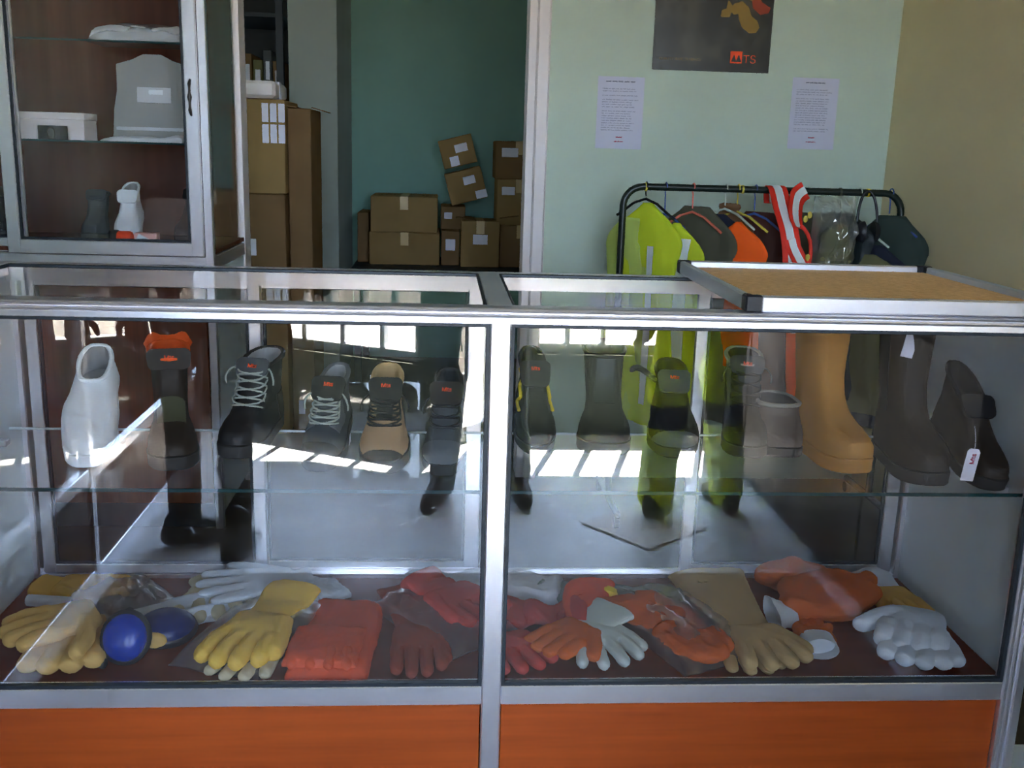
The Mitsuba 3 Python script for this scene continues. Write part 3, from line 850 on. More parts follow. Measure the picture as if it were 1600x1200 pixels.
def swing_tag(x, y, z, w, h, yaw, tilt, label, ink=True, string_to=None):
    k = thing('price_tag', label, 'price tag')
    p = sg.Polygon([(-w / 2, -h), (w / 2, -h), (w / 2, -0.006), (w / 2 - 0.006, 0), (-w / 2 + 0.006, 0), (-w / 2, -0.006)])
    MT = Tr(x, y, z) @ Rot('z', yaw) @ Rot('x', 90) @ Rot('z', tilt)
    part(k, 'card', xf(trimesh.creation.extrude_polygon(p, 0.0012, engine='earcut'), MT), 'mat_paper')
    if string_to is not None:
        c = (MT @ np.array([0, -0.004, 0.001, 1]))[:3]
        part(k, 'string', tube(spline([c, (c + string_to) / 2 + [0, -0.004, 0.002], string_to], 8), 0.0007, 5), 'mat_paper')
    if ink:
        tx = meshkit.text_mesh('Mts', 0.010, 0.0006, True)
        part(k, 'print', xf(tx, MT @ Tr(0.006, -0.034, 0.0014) @ Rot('z', 90)), 'mat_tag_ink')
    return k


swing_tag(0.998, 0.07, 0.842, 0.03, 0.07, 6, -8, 'white price tag with red print hanging on the dark felt shoe', True, np.array([1.025, 0.13, 0.875]))
swing_tag(0.905, 0.21, 1.06, 0.03, 0.055, 10, -12, 'blank white price tag hanging between the two tall boots', False, np.array([0.93, 0.25, 1.08]))


# ------------------------------------------------------------------ gloves on the deck
def hand_mesh(spread=1.0, curl=0.0, thumb=40, L=1.0, fat=1.0, thumb_side=1, nofingers=False):
    """a flat work glove: wrist at the origin, fingers along +y, back of the hand up"""
    b = []
    r = 0.0135 * fat
    palm = [((-0.036, 0.012, 0.014), (0.014, 0.014, 0.012)), ((0.036, 0.012, 0.014), (0.014, 0.014, 0.012)), ((-0.040, 0.088, 0.015), (0.013, 0.013, 0.014)), ((0.040, 0.088, 0.015), (0.013, 0.013, 0.014)), ((0, 0.05, 0.02), (0.03, 0.03, 0.015))]
    b.append(blob(palm))
    for i, (x, ln, a) in enumerate(((-0.041, 0.064, 9), (-0.0138, 0.083, 3), (0.0138, 0.086, -3), (0.041, 0.074, -9))):
        a = math.radians(a * spread)
        d = np.array([-math.sin(a), math.cos(a), 0]) if True else 0
        p0 = np.array([x, 0.088, 0.015])
        p1 = p0 + d * ln * 0.5 + [0, 0, 0.006 * curl]
        p2 = p0 + d * ln * (1 - 0.12 * curl) + [0, 0, -0.004 * curl]
        b += [bone(p0, p1, r * 1.05, r), bone(p1, p2, r, r * 0.92)]
    a = math.radians(thumb)
    s = thumb_side
    p0 = np.array([s * 0.034, 0.03, 0.014])
    p1 = p0 + [s * math.sin(a) * 0.05, math.cos(a) * 0.05, 0]
    p2 = p1 + [s * math.sin(a * 0.7) * 0.045, math.cos(a * 0.7) * 0.045, 0]
    b += [bone(p0, p1, r * 1.25, r * 1.1), bone(p1, p2, r * 1.1, r * 0.95)]
    m = fuse(b, 0.009, 7)
    m.vertices *= L
    m.vertices[:, 2] -= m.vertices[:, 2].min()
    return m


HANDS = {}


def hand(**kw):
    key = repr(sorted(kw.items()))
    if key not in HANDS:
        HANDS[key] = hand_mesh(**kw)
    return HANDS[key].copy()


def cuff_mesh(length, w0, w1, h0, h1, fold=0.0, n=40, wr=0.004, seed=0, curve=0.0):
    """flattened sleeve from the wrist (y = 0) along -y with an open end"""
    th = np.arange(n) * 2 * np.pi / n
    rings = []
    ts = np.linspace(0, 1, 14)

    def ring(t, g=0.0):
        w, h = w0 + (w1 - w0) * t, h0 + (h1 - h0) * t
        x = (w / 2 + g) * np.sign(np.cos(th)) * np.abs(np.cos(th)) ** 0.7
        z = (h / 2 + g) * np.sin(th) + h / 2 + 0.002
        y = np.full(n, -length * t)
        x = x + curve * t * t
        wv = wr * t * (meshkit.fbm(np.stack([x * 25, y * 30, z * 25 + seed], 1), 3, seed) - 0.5) * 2
        z = np.maximum(z + wv * 1.6 + fold * np.sin(9 * t + 2 * x / max(w, 1e-6)) * 0.004, 0.0005)
        return np.stack([x, y, z], 1)
    rings = [ring(t) for t in ts] + [ring(1.0, -0.0015)] + [ring(t, -0.003) for t in (0.9, 0.7, 0.5)]
    return loft(rings, True, True)


GROUPS = {}


def glove(label, M, m_hand, m_cuff=None, cuff=None, name='work_glove', group=None, seams=False, wr=0.002, seed=0, hand_scale=(1.26, 0.95, 1.1), cuff_y=0.012, trim=None, **kw):
    k = thing(name, label, 'glove', group)
    hm = hand(**kw)
    hm.apply_transform(Sc(*hand_scale))
    hm = wrinkle(hm, wr, 45, seed)
    part(k, 'hand', xf(hm, M), m_hand, True)
    if cuff:
        cm = cuff_mesh(seed=seed, **cuff)
        part(k, 'cuff', xf(cm, M @ Tr(0, cuff_y, 0)), m_cuff or m_hand, 50)
    if trim:
        mt, l0, w0, h0 = trim
        part(k, 'cuff_trim', xf(cuff_mesh(l0, w0, w0 * 1.04, h0, h0 * 1.1, wr=0.006, seed=seed + 3), M @ Tr(0, cuff_y - (cuff['length'] if cuff else 0) + 0.006, 0.0)), mt, 50)
    return k


def GM(x, y, deg, z=0.0, tilt=0.0, roll=0.0):
    """glove placed with its wrist at (x, y); deg = 0 points the fingers to the viewer, positive turns them to the right"""
    return Tr(x, y, ZD + 0.0008 + z) @ Rot('z', 180 + deg) @ Rot('x', tilt) @ Rot('y', roll)


def pillow(w, l, h, seed=0, n=26, power=3.0, crush=0.006):
    """crumpled bag: closed flat cushion w x l in the xy plane resting on z = 0"""
    u = np.linspace(-1, 1, n)
    X, Y = np.meshgrid(u, u, indexing='ij')
    prof = ((1 - np.abs(X) ** power) * (1 - np.abs(Y) ** power)) ** 0.5
    nz = meshkit.fbm(np.stack([X * 4 + seed, Y * 4, X * 0 + seed], -1), 4, seed) - 0.5
    edge = 1 + 0.08 * (meshkit.fbm(np.stack([X * 3, Y * 3, X * 0 + seed + 9], -1), 3, seed) - 0.5)
    top = h * prof + crush * nz * 2 * (0.3 + prof) + 0.004
    bot = np.full_like(top, 0.0008)
    top = np.maximum(top, bot + 0.0012)
    P = np.stack([X * w / 2 * edge, Y * l / 2 * edge, top], -1).reshape(-1, 3)
    Q = np.stack([X * w / 2 * edge, Y * l / 2 * edge, bot], -1).reshape(-1, 3)
    f = []
    for i in range(n - 1):
        for j in range(n - 1):
            a, b, c, d = i * n + j, (i + 1) * n + j, (i + 1) * n + j + 1, i * n + j + 1
            f += [[a, b, c], [a, c, d]]
    f = np.array(f)
    k = n * n
    ring = [i * n for i in range(n)] + [(n - 1) * n + j for j in range(1, n)] + [i * n + n - 1 for i in range(n - 2, -1, -1)] + [j for j in range(n - 2, 0, -1)]
    side = []
    for a, b in zip(ring, ring[1:] + ring[:1]):
        side += [[a, a + k, b + k], [a, b + k, b]]
    return trimesh.Trimesh(np.vstack([P, Q]), np.vstack([f, f[:, ::-1] + k, side]), process=False)


def cloth(w, l, h, seed, n=34, folds=5, amp=0.012):
    """a rumpled flat cloth with some thickness"""
    m = pillow(w, l, h, seed, n, 8.0, 0.004)
    v = m.vertices
    top = v[:, 2] > 0.001
    wave = np.sin(v[:, 0] / w * folds * 2 + 3 * meshkit.noise(v * 9, seed) * 2)
    v[top, 2] = np.maximum(v[top, 2] + amp * 0.5 * (wave[top] + 1) * meshkit.noise(v[top] * 7, seed + 1), 0.002)
    m.vertices = v
    return m


# left pane, from the left
glove('mustard leather glove lying at the back left corner of the case', GM(-1.03, 0.46, 84, 0.0), 'mat_glove_mustard', None, dict(length=0.06, w0=0.085, w1=0.105, h0=0.028, h1=0.034), thumb=30, spread=0.5, hand_scale=(1.0, 1.0, 1.2))
rl = trimesh.creation.revolve([(0.0, 0), (0.0125, 0), (0.0140, 0.002), (0.0140, 0.108), (0.0125, 0.110), (0.0, 0.110)], sections=20)
single('paper_roll', xf(rl, Tr(-1.075, 0.392, ZD + 0.015) @ Rot('z', -8) @ Rot('y', 90)), 'mat_white_cloth', 'small white roll lying in front of the mustard glove', 'roll', smooth=40)
glove('upper tan leather glove at the front left corner, fingers pointing left', GM(-0.86, 0.235, -60, 0.040, -4), 'mat_glove_tan', None, None, L=1.12, fat=1.2, thumb=75, spread=0.3, curl=0.4, thumb_side=-1, hand_scale=(1.2, 0.95, 1.0))
glove('lower tan leather glove at the front left corner, four fingers to the glass', GM(-0.893, 0.215, 4, 0.0), 'mat_glove_tan', None, dict(length=0.06, w0=0.12, w1=0.13, h0=0.035, h1=0.04), L=1.08, fat=1.3, thumb=80, spread=0.3, thumb_side=-1, hand_scale=(1.33, 0.85, 1.1))
GG = thing('goggles_bag', 'safety goggles packed in a clear plastic bag behind the blue ear muffs', 'goggles')
gm = trimesh.util.concatenate([xf(trimesh.creation.torus(0.026, 0.006, 20, 8), Tr(x, -0.02, 0.025) @ Sc(1.1, 0.8, 1) @ Rot('x', 35)) for x in (-0.034, 0.034)])
MG = Tr(-0.845, 0.37, ZD + 0.001) @ Rot('z', 40)
part(GG, 'frame', xf(gm, MG), 'mat_charcoal_light', True)
part(GG, 'strap', xf(tube(spline([(-0.075, 0, 0.03), (-0.07, 0.05, 0.02), (0, 0.08, 0.015), (0.07, 0.05, 0.02), (0.075, 0, 0.03)], 20), 0.007, 8), MG), 'mat_grey_cloth', True)
part(GG, 'plastic_bag', xf(pillow(0.2, 0.24, 0.05, 3, crush=0.016), MG), 'mat_film', True)
single('white_cloth', xf(cloth(0.12, 0.26, 0.02, 41, amp=0.03), Tr(-0.72, 0.31, ZD + 0.001) @ Rot('z', -45)), 'mat_glove_white', 'narrow crumpled white cloth strip behind the blue ear muffs', 'cloth', smooth=50)
# blue ear muffs
EM = thing('ear_muffs', 'pair of blue ear muffs with black cushions near the front glass', 'ear muffs')


def dome(r, h, power=2.2):
    t = np.linspace(0, 1, 14)
    pts = [(0.0, h)] + [(r * math.sin(a), h * max(math.cos(a), 0) ** (2 / power)) for a in t[1:] * math.pi / 2] + [(r, 0), (0.0, 0.0)]
    return trimesh.creation.revolve(pts[::-1], sections=28)


M1 = Tr(-0.71, 0.215, ZD + 0.029) @ Rot('z', 25) @ Rot('x', 18) @ Sc(1.25, 1, 1)
part(EM, 'cup', xf(dome(0.052, 0.04), M1), 'mat_blue_dark', 40)
part(EM, 'cushion', xf(trimesh.creation.torus(0.042, 0.014, 24, 10), M1), 'mat_black_plastic', True)
M2 = Tr(-0.765, 0.12, ZD + 0.058) @ Rot('x', 66) @ Rot('y', 4) @ Sc(1, 1.1, 1)
part(EM, 'cup', xf(dome(0.047, 0.034), M2), 'mat_blue', 40)
part(EM, 'cushion', xf(trimesh.creation.torus(0.040, 0.013, 24, 10), M2), 'mat_teal_black', True)
part(EM, 'headband', tube(spline([(-0.77, 0.165, ZD + 0.092), (-0.80, 0.20, ZD + 0.055), (-0.835, 0.175, ZD + 0.02), (-0.84, 0.12, ZD + 0.016), (-0.80, 0.085, ZD + 0.016)], 16), 0.011, 8), 'mat_teal_black', True)
# white knitted gloves pile
glove('white knitted glove with spread fingers on top of the pile of white gloves', GM(-0.46, 0.455, -74, 0.028), 'mat_glove_white', None, dict(length=0.05, w0=0.085, w1=0.09, h0=0.02, h1=0.025), thumb=35, spread=1.1, L=1.15, hand_scale=(1.25, 1.1, 0.7), name='knit_glove')
glove('cream knitted glove under the white knitted glove', GM(-0.66, 0.46, 25, 0.0), 'mat_cream', None, dict(length=0.06, w0=0.085, w1=0.1, h0=0.03, h1=0.03), thumb=35, spread=0.9, L=1.05, name='knit_glove')
single('white_cloth', xf(cloth(0.30, 0.15, 0.012, 8, amp=0.022), Tr(-0.55, 0.40, ZD + 0.0012) @ Rot('z', 14)), 'mat_white_cloth', 'flat white cloth under the white knitted gloves', 'cloth', smooth=50)
# big yellow glove in a bag
kG = glove('yellow leather glove in a clear plastic bag, fingers toward the front glass', GM(-0.49, 0.245, -16, 0.018, -2), 'mat_glove_yellow', None, dict(length=0.15, w0=0.1, w1=0.135, h0=0.035, h1=0.045, fold=1.0, curve=0.0), L=1.18, fat=1.12, thumb=18, spread=0.35, thumb_side=-1, curl=0.3, hand_scale=(1.15, 1.0, 1.2))
part(kG, 'plastic_bag', xf(pillow(0.21, 0.36, 0.045, 12, crush=0.012), Tr(-0.515, 0.235, ZD + 0.001) @ Rot('z', -20)), 'mat_film', True, 'clear plastic bag')
glove('pale yellow glove lying under the bagged yellow glove', GM(-0.485, 0.215, -12, 0.0), 'mat_cream', None, None, L=1.1, thumb=30, spread=0.8, thumb_side=1, hand_scale=(1.05, 1, 0.8))
single('white_cloth', xf(cloth(0.1, 0.12, 0.012, 17, amp=0.02), Tr(-0.395, 0.46, ZD + 0.001) @ Rot('z', 30)), 'mat_glove_white', 'small white cloth scrap behind the folded orange glove', 'cloth', smooth=50)


# orange folded gloves: gauntlet folded over itself
def folded(w, l, h, seed):
    return wrinkle(cloth(w, l, h, seed, amp=0.010, folds=3), 0.0015, 40, seed)


OG = thing('folded_gauntlet', 'bright orange leather gauntlet folded flat near the front glass', 'glove')
MO = Tr(-0.335, 0.215, ZD + 0.001) @ Rot('z', -3)
part(OG, 'cuff', xf(folded(0.17, 0.36, 0.02, 21), MO @ Tr(0.005, 0.0, 0)), 'mat_glove_orange', 50)
part(OG, 'flap', xf(folded(0.155, 0.17, 0.014, 22), MO @ Tr(-0.012, -0.085, 0.024)), 'mat_glove_orange', 50)
for i in range(4):
    part(OG, 'finger', xf(wrinkle(fuse([bone((0, 0, 0.013), (0, -0.055, 0.011), 0.0135, 0.012)], 0.008, 3), 0.001, 50, i), MO @ Tr(-0.062 + i * 0.034, -0.115, 0.02) @ Rot('z', -6 + 4 * i)), 'mat_glove_orange', True)
glove('dark red gauntlet lying flat left of the middle post, fingers to the front glass', GM(-0.155, 0.245, 2, 0.0), 'mat_glove_darkred', None, dict(length=0.20, w0=0.1, w1=0.16, h0=0.026, h1=0.03, wr=0.006, curve=0.02), L=1.15, thumb=12, spread=0.0, thumb_side=-1, seed=5, hand_scale=(1.0, 1.05, 0.9))
kR = glove('red glove wrapped in a clear plastic bag beside the middle post', GM(-0.10, 0.36, 40, 0.034), 'mat_glove_red', None, dict(length=0.1, w0=0.09, w1=0.12, h0=0.03, h1=0.035, fold=1.0), L=1.1, thumb=15, spread=0.2, seed=6)
part(kR, 'plastic_bag', xf(pillow(0.2, 0.33, 0.05, 31, crush=0.016), Tr(-0.10, 0.31, ZD + 0.002) @ Rot('z', 38)), 'mat_film', True, 'clear plastic bag')
single('white_cloth', xf(cloth(0.22, 0.10, 0.022, 9, amp=0.02), Tr(-0.09, 0.488, ZD + 0.001) @ Rot('z', 4)), 'mat_glove_white', 'grey white cloth at the back of the case, left of the middle post', 'cloth', smooth=50)
# right pane
single('white_cloth', xf(cloth(0.17, 0.12, 0.03, 10, amp=0.03), Tr(0.115, 0.45, ZD + 0.001) @ Rot('z', -10)), 'mat_white_cloth', 'crumpled white cloth at the back of the case, right of the middle post', 'cloth', smooth=50)
glove('dull red ribbed gauntlet just right of the middle post', GM(0.10, 0.30, -100, 0.0), 'mat_glove_red', None, dict(length=0.15, w0=0.10, w1=0.14, h0=0.03, h1=0.05, fold=3.0, wr=0.006), L=1.0, thumb=25, spread=0.3, seed=8)
glove('orange red glove with its fingertips at the front glass right of the post', GM(0.035, 0.20, 20, 0.0), 'mat_glove_red', None, None, L=0.95, thumb=25, spread=0.7, seed=9)
glove('grey knitted glove lying behind the silver and orange glove', GM(0.20, 0.44, 60, 0.0), 'mat_glove_greygreen', None, dict(length=0.07, w0=0.085, w1=0.09, h0=0.025, h1=0.03), L=1.05, thumb=30, spread=0.7, name='knit_glove', seed=10)
kS = glove('silver grey glove with an orange cuff, its fingers spread to the front glass', GM(0.235, 0.24, 10, 0.012, -3), 'mat_glove_silver', 'mat_glove_orange', dict(length=0.16, w0=0.09, w1=0.13, h0=0.03, h1=0.05, wr=0.006, curve=-0.05), L=1.1, fat=1.0, thumb=28, spread=1.5, thumb_side=-1, seed=11, curl=0.3, hand_scale=(1.05, 0.95, 1.0))
part(kS, 'cuff_band', xf(cuff_mesh(0.03, 0.125, 0.13, 0.052, 0.054, wr=0.003), Tr(0.262, 0.35, ZD + 0.006) @ Rot('z', 175)), 'mat_yellow', 50, 'yellow cuff band')
glove('orange palm glove with silver edges left of the silver fingers', GM(0.225, 0.205, -48, 0.024, -4), 'mat_glove_rust', 'mat_glove_silver', dict(length=0.11, w0=0.09, w1=0.12, h0=0.02, h1=0.03), L=1.0, fat=1.25, thumb=40, spread=0.2, seed=12, thumb_side=-1, hand_scale=(1.1, 0.85, 0.8))
kO = glove('long rust orange gauntlet in a clear plastic bag', GM(0.43, 0.225, 22, 0.008), 'mat_glove_rust', None, dict(length=0.15, w0=0.14, w1=0.17, h0=0.035, h1=0.05, wr=0.008, fold=1.0, curve=0.05), L=0.95, fat=1.9, thumb=6, spread=-0.9, seed=13, wr=0.006, hand_scale=(1.2, 0.95, 0.8))
part(kO, 'plastic_bag', xf(pillow(0.22, 0.40, 0.05, 33, crush=0.016), Tr(0.44, 0.262, ZD + 0.002) @ Rot('z', 22)), 'mat_film', True, 'clear plastic bag')
glove('sand coloured long gauntlet with broad flat cuff, fingers at the front glass', GM(0.60, 0.21, 8, 0.008), 'mat_glove_sand', None, dict(length=0.31, w0=0.105, w1=0.21, h0=0.03, h1=0.035, wr=0.006, curve=-0.02), L=1.05, fat=1.12, thumb=20, spread=0.9, thumb_side=-1, seed=14, curl=0.2)
glove('sand coloured glove lying underneath the sand coloured gauntlet', GM(0.57, 0.215, 2, 0.0), 'mat_glove_sand', None, None, L=1.0, fat=1.1, thumb=30, spread=0.9, hand_scale=(1.1, 1, 0.7), seed=15)
k = thing('work_glove', 'big orange gauntlet with a crumpled white lining at its left end', 'glove')
gb = fuse([blob([((0.735, 0.285, 0.035), (0.04, 0.035, 0.032)), ((0.86, 0.30, 0.03), (0.05, 0.04, 0.028)), ((0.95, 0.39, 0.03), (0.04, 0.05, 0.028)), ((0.90, 0.45, 0.035), (0.05, 0.04, 0.03)), ((0.78, 0.40, 0.035), (0.05, 0.04, 0.033))]),
           bone((0.93, 0.42, 0.035), (0.985, 0.455, 0.03), 0.028, 0.024)], 0.012, 3)
gb = wrinkle(wrinkle(gb, 0.010, 14, 5), 0.004, 40, 7)
gb.vertices[:, 2] -= gb.vertices[:, 2].min()
part(k, 'hand', xf(gb, Tr(0, 0, ZD + 0.0008)), 'mat_glove_rust', True)
part(k, 'cuff_trim', xf(cuff_mesh(0.05, 0.075, 0.10, 0.045, 0.055, wr=0.016, seed=19), Tr(0.725, 0.28, ZD + 0.002) @ Rot('z', -82)), 'mat_white_cloth', 50, 'crumpled white lining')
k = thing('work_glove', 'orange glove lying behind the one with the white lining', 'glove')
gb = fuse([blob([((0.77, 0.455, 0.04), (0.035, 0.03, 0.035)), ((0.80, 0.50, 0.045), (0.04, 0.03, 0.04)), ((0.73, 0.49, 0.035), (0.03, 0.03, 0.03))]), bone((0.80, 0.50, 0.04), (0.88, 0.515, 0.03), 0.035, 0.026)], 0.012, 3)
gb = wrinkle(gb, 0.008, 18, 9)
gb.vertices[:, 2] -= gb.vertices[:, 2].min()
part(k, 'hand', xf(gb, Tr(0, 0, ZD + 0.0008)), 'mat_glove_rust', True)
glove('orange glove with its white lining turned toward the front glass', GM(0.745, 0.185, 172, 0.0), 'mat_glove_rust', 'mat_glove_rust', dict(length=0.04, w0=0.09, w1=0.09, h0=0.035, h1=0.04, wr=0.008), L=0.6, fat=1.5, thumb=25, spread=0.0, trim=('mat_white_cloth', 0.055, 0.075, 0.045), seed=18, hand_scale=(1.1, 0.8, 1.1))
glove('yellow and orange striped glove with a white cuff at the back right corner', GM(1.02, 0.44, 4, 0.0), 'mat_glove_mustard', 'mat_white_cloth', dict(length=0.09, w0=0.09, w1=0.11, h0=0.03, h1=0.04, wr=0.008, curve=0.0), L=0.95, fat=1.1, thumb=10, spread=0.2, seed=19, hand_scale=(1.1, 1, 1.1))
glove('white leather glove at the front right corner, upper one of the pair', GM(1.005, 0.23, -30, 0.030, -8), 'mat_glove_white', None, dict(length=0.03, w0=0.115, w1=0.12, h0=0.03, h1=0.03), L=1.05, fat=1.35, thumb=36, spread=0.25, thumb_side=1, curl=0.6, seed=20, hand_scale=(1.25, 0.82, 1.1))
glove('white leather glove at the front right corner, lower one of the pair', GM(1.0, 0.205, -28, 0.0), 'mat_glove_white', None, None, L=1.05, fat=1.35, thumb=20, spread=0.25, thumb_side=-1, seed=22, hand_scale=(1.25, 0.9, 1.0))
# ------------------------------------------------------------------ tall cabinet on the left behind the counter
K = thing('display_cabinet', 'tall glazed aluminium display cabinet with brown wood base against the back wall on the left', 'cabinet')
KX0, KX1, KY0, KY1, KZ = -2.62, -0.915, 1.75, 2.36, 2.45
for x in (KX1 - 0.03, KX0):
    for y in (KY0 + 0.002, KY1 - 0.032):
        part(K, 'post', box(x, x + 0.03, y, y + 0.03, 0.0, KZ, 0.003), 'mat_alu' if y < 2.0 else 'mat_white_trim')
for z in (0.97, KZ - 0.04):
    part(K, 'front_rail', box(KX0, KX1, KY0 + 0.004, KY0 + 0.03, z, z + 0.05, 0.003), 'mat_alu')
    part(K, 'side_rail', box(KX1 - 0.028, KX1 - 0.002, KY0 + 0.03, KY1 - 0.03, z, z + 0.05, 0.003), 'mat_alu')
part(K, 'back_board', box(KX0, KX1 - 0.03, KY1 - 0.02, KY1 - 0.004, 0.02, KZ, 0.001), 'mat_cabinet_inside')
part(K, 'bottom_board', box(KX0, KX1 - 0.004, KY0 + 0.03, KY1 - 0.02, 1.025, 1.04, 0.001), 'mat_cabinet_inside')
part(K, 'top_board', box(KX0, KX1, KY0, KY1, KZ, KZ + 0.02, 0.001), 'mat_cabinet_inside')
part(K, 'side_board', box(KX0, KX0 + 0.015, KY0, KY1, 0.02, KZ, 0.001), 'mat_cabinet_inside')
part(K, 'side_pane', quad((KX1 - 0.012, KY0 + 0.03, 1.02), (KX1 - 0.012, KY1 - 0.03, 1.02), (KX1 - 0.012, KY1 - 0.03, KZ - 0.04), (KX1 - 0.012, KY0 + 0.03, KZ - 0.04)), 'mat_glass')
part(K, 'side_board', box(KX1 - 0.02, KX1 - 0.008, KY0 + 0.03, KY1 - 0.03, 0.05, 0.97, 0.001), 'mat_side_panel')
for i, (x0, x1) in enumerate(((-1.612, -0.945), (-2.30, -1.56))):
    y = KY0 - 0.012 - 0.0 * i if i == 0 else KY0 + 0.012
    z0, z1 = 1.02, KZ - 0.04
    k = number(K + '__sliding_door')
    w1 = 0.045 if i == 0 else 0.045
    y0 = KY0 - 0.012 if i == 0 else KY0 + 0.0305
    add(k, cat([box(x0, x0 + 0.045, y0, y0 + 0.016, z0, z1, 0.003), box(x1 - w1, x1, y0, y0 + 0.016, z0, z1, 0.003), box(x0, x1, y0 + 0.001, y0 + 0.015, z0, z0 + 0.05, 0.003), box(x0, x1, y0 + 0.001, y0 + 0.015, z1 - 0.05, z1, 0.003)]), 'mat_alu')
    a, b, c, d = x0 + 0.045, x1 - w1, z0 + 0.05, z1 - 0.05
    add(k + '__pane', quad((a, y0 + 0.008, c), (b, y0 + 0.008, c), (b, y0 + 0.008, d), (a, y0 + 0.008, d)), 'mat_glass')
    add(k + '__seal', cat([box(a, a + 0.008, y0 + 0.002, y0 + 0.014, c, d, 0.001), box(b - 0.008, b, y0 + 0.002, y0 + 0.014, c, d, 0.001), box(a, b, y0 + 0.002, y0 + 0.014, c, c + 0.008, 0.001)]), 'mat_gasket')
    if i == 0:
        hx_, hz = x1 - 0.024, 1.56
        rr = [0.004, 0.006, 0.0035, 0.004, 0.0085, 0.004, 0.0035, 0.006, 0.004]
        zs_ = np.linspace(-0.058, 0.058, 9)
        add(k + '__handle', tube([(hx_, y0 - (0.002 if abs(z) > 0.05 else 0.018), hz + z) for z in zs_], rr, 10), 'mat_handle', True)
for z in (1.405, 1.74):
    part(K, 'shelf', quad((KX0 + 0.02, KY0 + 0.06, z), (KX1 - 0.03, KY0 + 0.06, z), (KX1 - 0.03, KY1 - 0.03, z), (KX0 + 0.02, KY1 - 0.03, z)), 'mat_glass')
    part(K, 'shelf_edge', box(KX0 + 0.02, KX1 - 0.03, KY0 + 0.056, KY0 + 0.06, z - 0.004, z + 0.003, 0.0008), 'mat_glass_edge')
for (x0, x1) in ((-1.77, -0.95), (-2.58, -1.78)):
    part(K, 'base_door', box(x0, x1, KY0 + 0.008, KY0 + 0.024, 0.10, 0.955, 0.002), 'mat_brown_wood')
part(K, 'plinth', box(KX0, KX1 - 0.03, KY0 + 0.03, KY0 + 0.045, 0.0, 0.10, 0.001), 'mat_gasket')
CZ = 1.0405
# things in the cabinet
k = thing('folded_cloth', 'white folded cloth in a plastic sleeve on the top shelf of the tall cabinet', 'folded cloth')
part(k, 'cloth', xf(cloth(0.34, 0.2, 0.055, 5, amp=0.012), Tr(-1.175, 1.98, 1.7415)), 'mat_white_cloth', 50)
part(k, 'sleeve', xf(pillow(0.355, 0.215, 0.068, 6), Tr(-1.175, 1.98, 1.7412)), 'mat_film', True)
k = thing('packed_vest', 'light grey work vest standing upright on the middle shelf of the tall cabinet', 'packed vest')
vp = sg.Polygon([(-0.135, 0), (0.135, 0), (0.13, 0.10), (0.118, 0.17), (0.12, 0.255), (0.07, 0.27), (0.03, 0.29), (-0.03, 0.29), (-0.07, 0.27), (-0.12, 0.255), (-0.118, 0.17), (-0.13, 0.10)]).buffer(0.008)
vm = trimesh.creation.extrude_polygon(vp, 0.05, engine='earcut')
MV = Tr(-1.165, 2.03, 1.414) @ Rot('x', 84)
part(k, 'vest', xf(vm, MV), 'mat_grey_cloth', 40)
part(k, 'label', xf(cbox(0.005, 0.155, 0.053, 0.12, 0.055, 0.004, 0.001), MV), 'mat_white_cloth')
part(k, 'label_print', xf(cbox(0.012, 0.165, 0.0556, 0.05, 0.016, 0.001, 0.0003), MV), 'mat_white_leather')
part(k, 'hem', xf(cbox(0, 0.035, 0.052, 0.262, 0.012, 0.004, 0.001), MV), 'mat_white_cloth')
single('gloves_pack', xf(cloth(0.28, 0.12, 0.012, 7, amp=0.02), Tr(-1.17, 1.90, 1.4055)), 'mat_white_cloth', 'crumpled white wrapping in front of the packed vest on the middle shelf', 'wrapping', smooth=50)
k = thing('carton_white', 'long white cardboard box on the middle shelf of the tall cabinet', 'box')
part(k, 'body', box(-1.69, -1.41, 1.98, 2.12, 1.4055, 1.500, 0.002), 'mat_white_trim')
part(k, 'lid', box(-1.693, -1.407, 1.977, 2.123, 1.478, 1.503, 0.002), 'mat_white_trim')
k = thing('rolled_belt', 'rolled black belt with a metal buckle in front of the long white box', 'belt')
sp = [(0.04 * (0.25 + 0.75 * t) * math.cos(t * 6 * math.pi), 0.03 * (0.25 + 0.75 * t) * math.sin(t * 6 * math.pi), 0) for t in np.linspace(0, 1, 70)]
bl = loft([[(x, y, 0), (x * 1.09, y * 1.09, 0), (x * 1.09, y * 1.09, 0.045), (x, y, 0.045)] for x, y, _ in sp])
part(k, 'strap', xf(bl, Tr(-1.505, 1.93, 1.4058) @ Sc(1.25, 1, 1.1)), 'mat_black_leather')
part(k, 'buckle', xf(trimesh.creation.torus(0.018, 0.003, 16, 6), Tr(-1.497, 1.898, 1.43) @ Rot('x', 90) @ Sc(0.7, 1.1, 1)), 'mat_handle', True)


def small_shoe(name, label, x, y, yaw, upper, high_=False, tilt=0, lining='mat_lining_dark', L=0.26):
    F, Bk, K_ = high(0.16) if high_ else (LOW_F, LOW_B, LOW_K)
    M_ = Tr(x, y, CZ + 0.001) @ Rot('z', -90 + yaw) @ Rot('y', tilt) @ Tr(-L, 0, 0)
    return shoe(name, label, M_, L, 0.105, F, Bk, K_, upper, 'mat_rubber' if upper != 'mat_white_leather' else 'mat_white_leather', lining, collar=upper, tongue=upper, tongue_h=0.04)


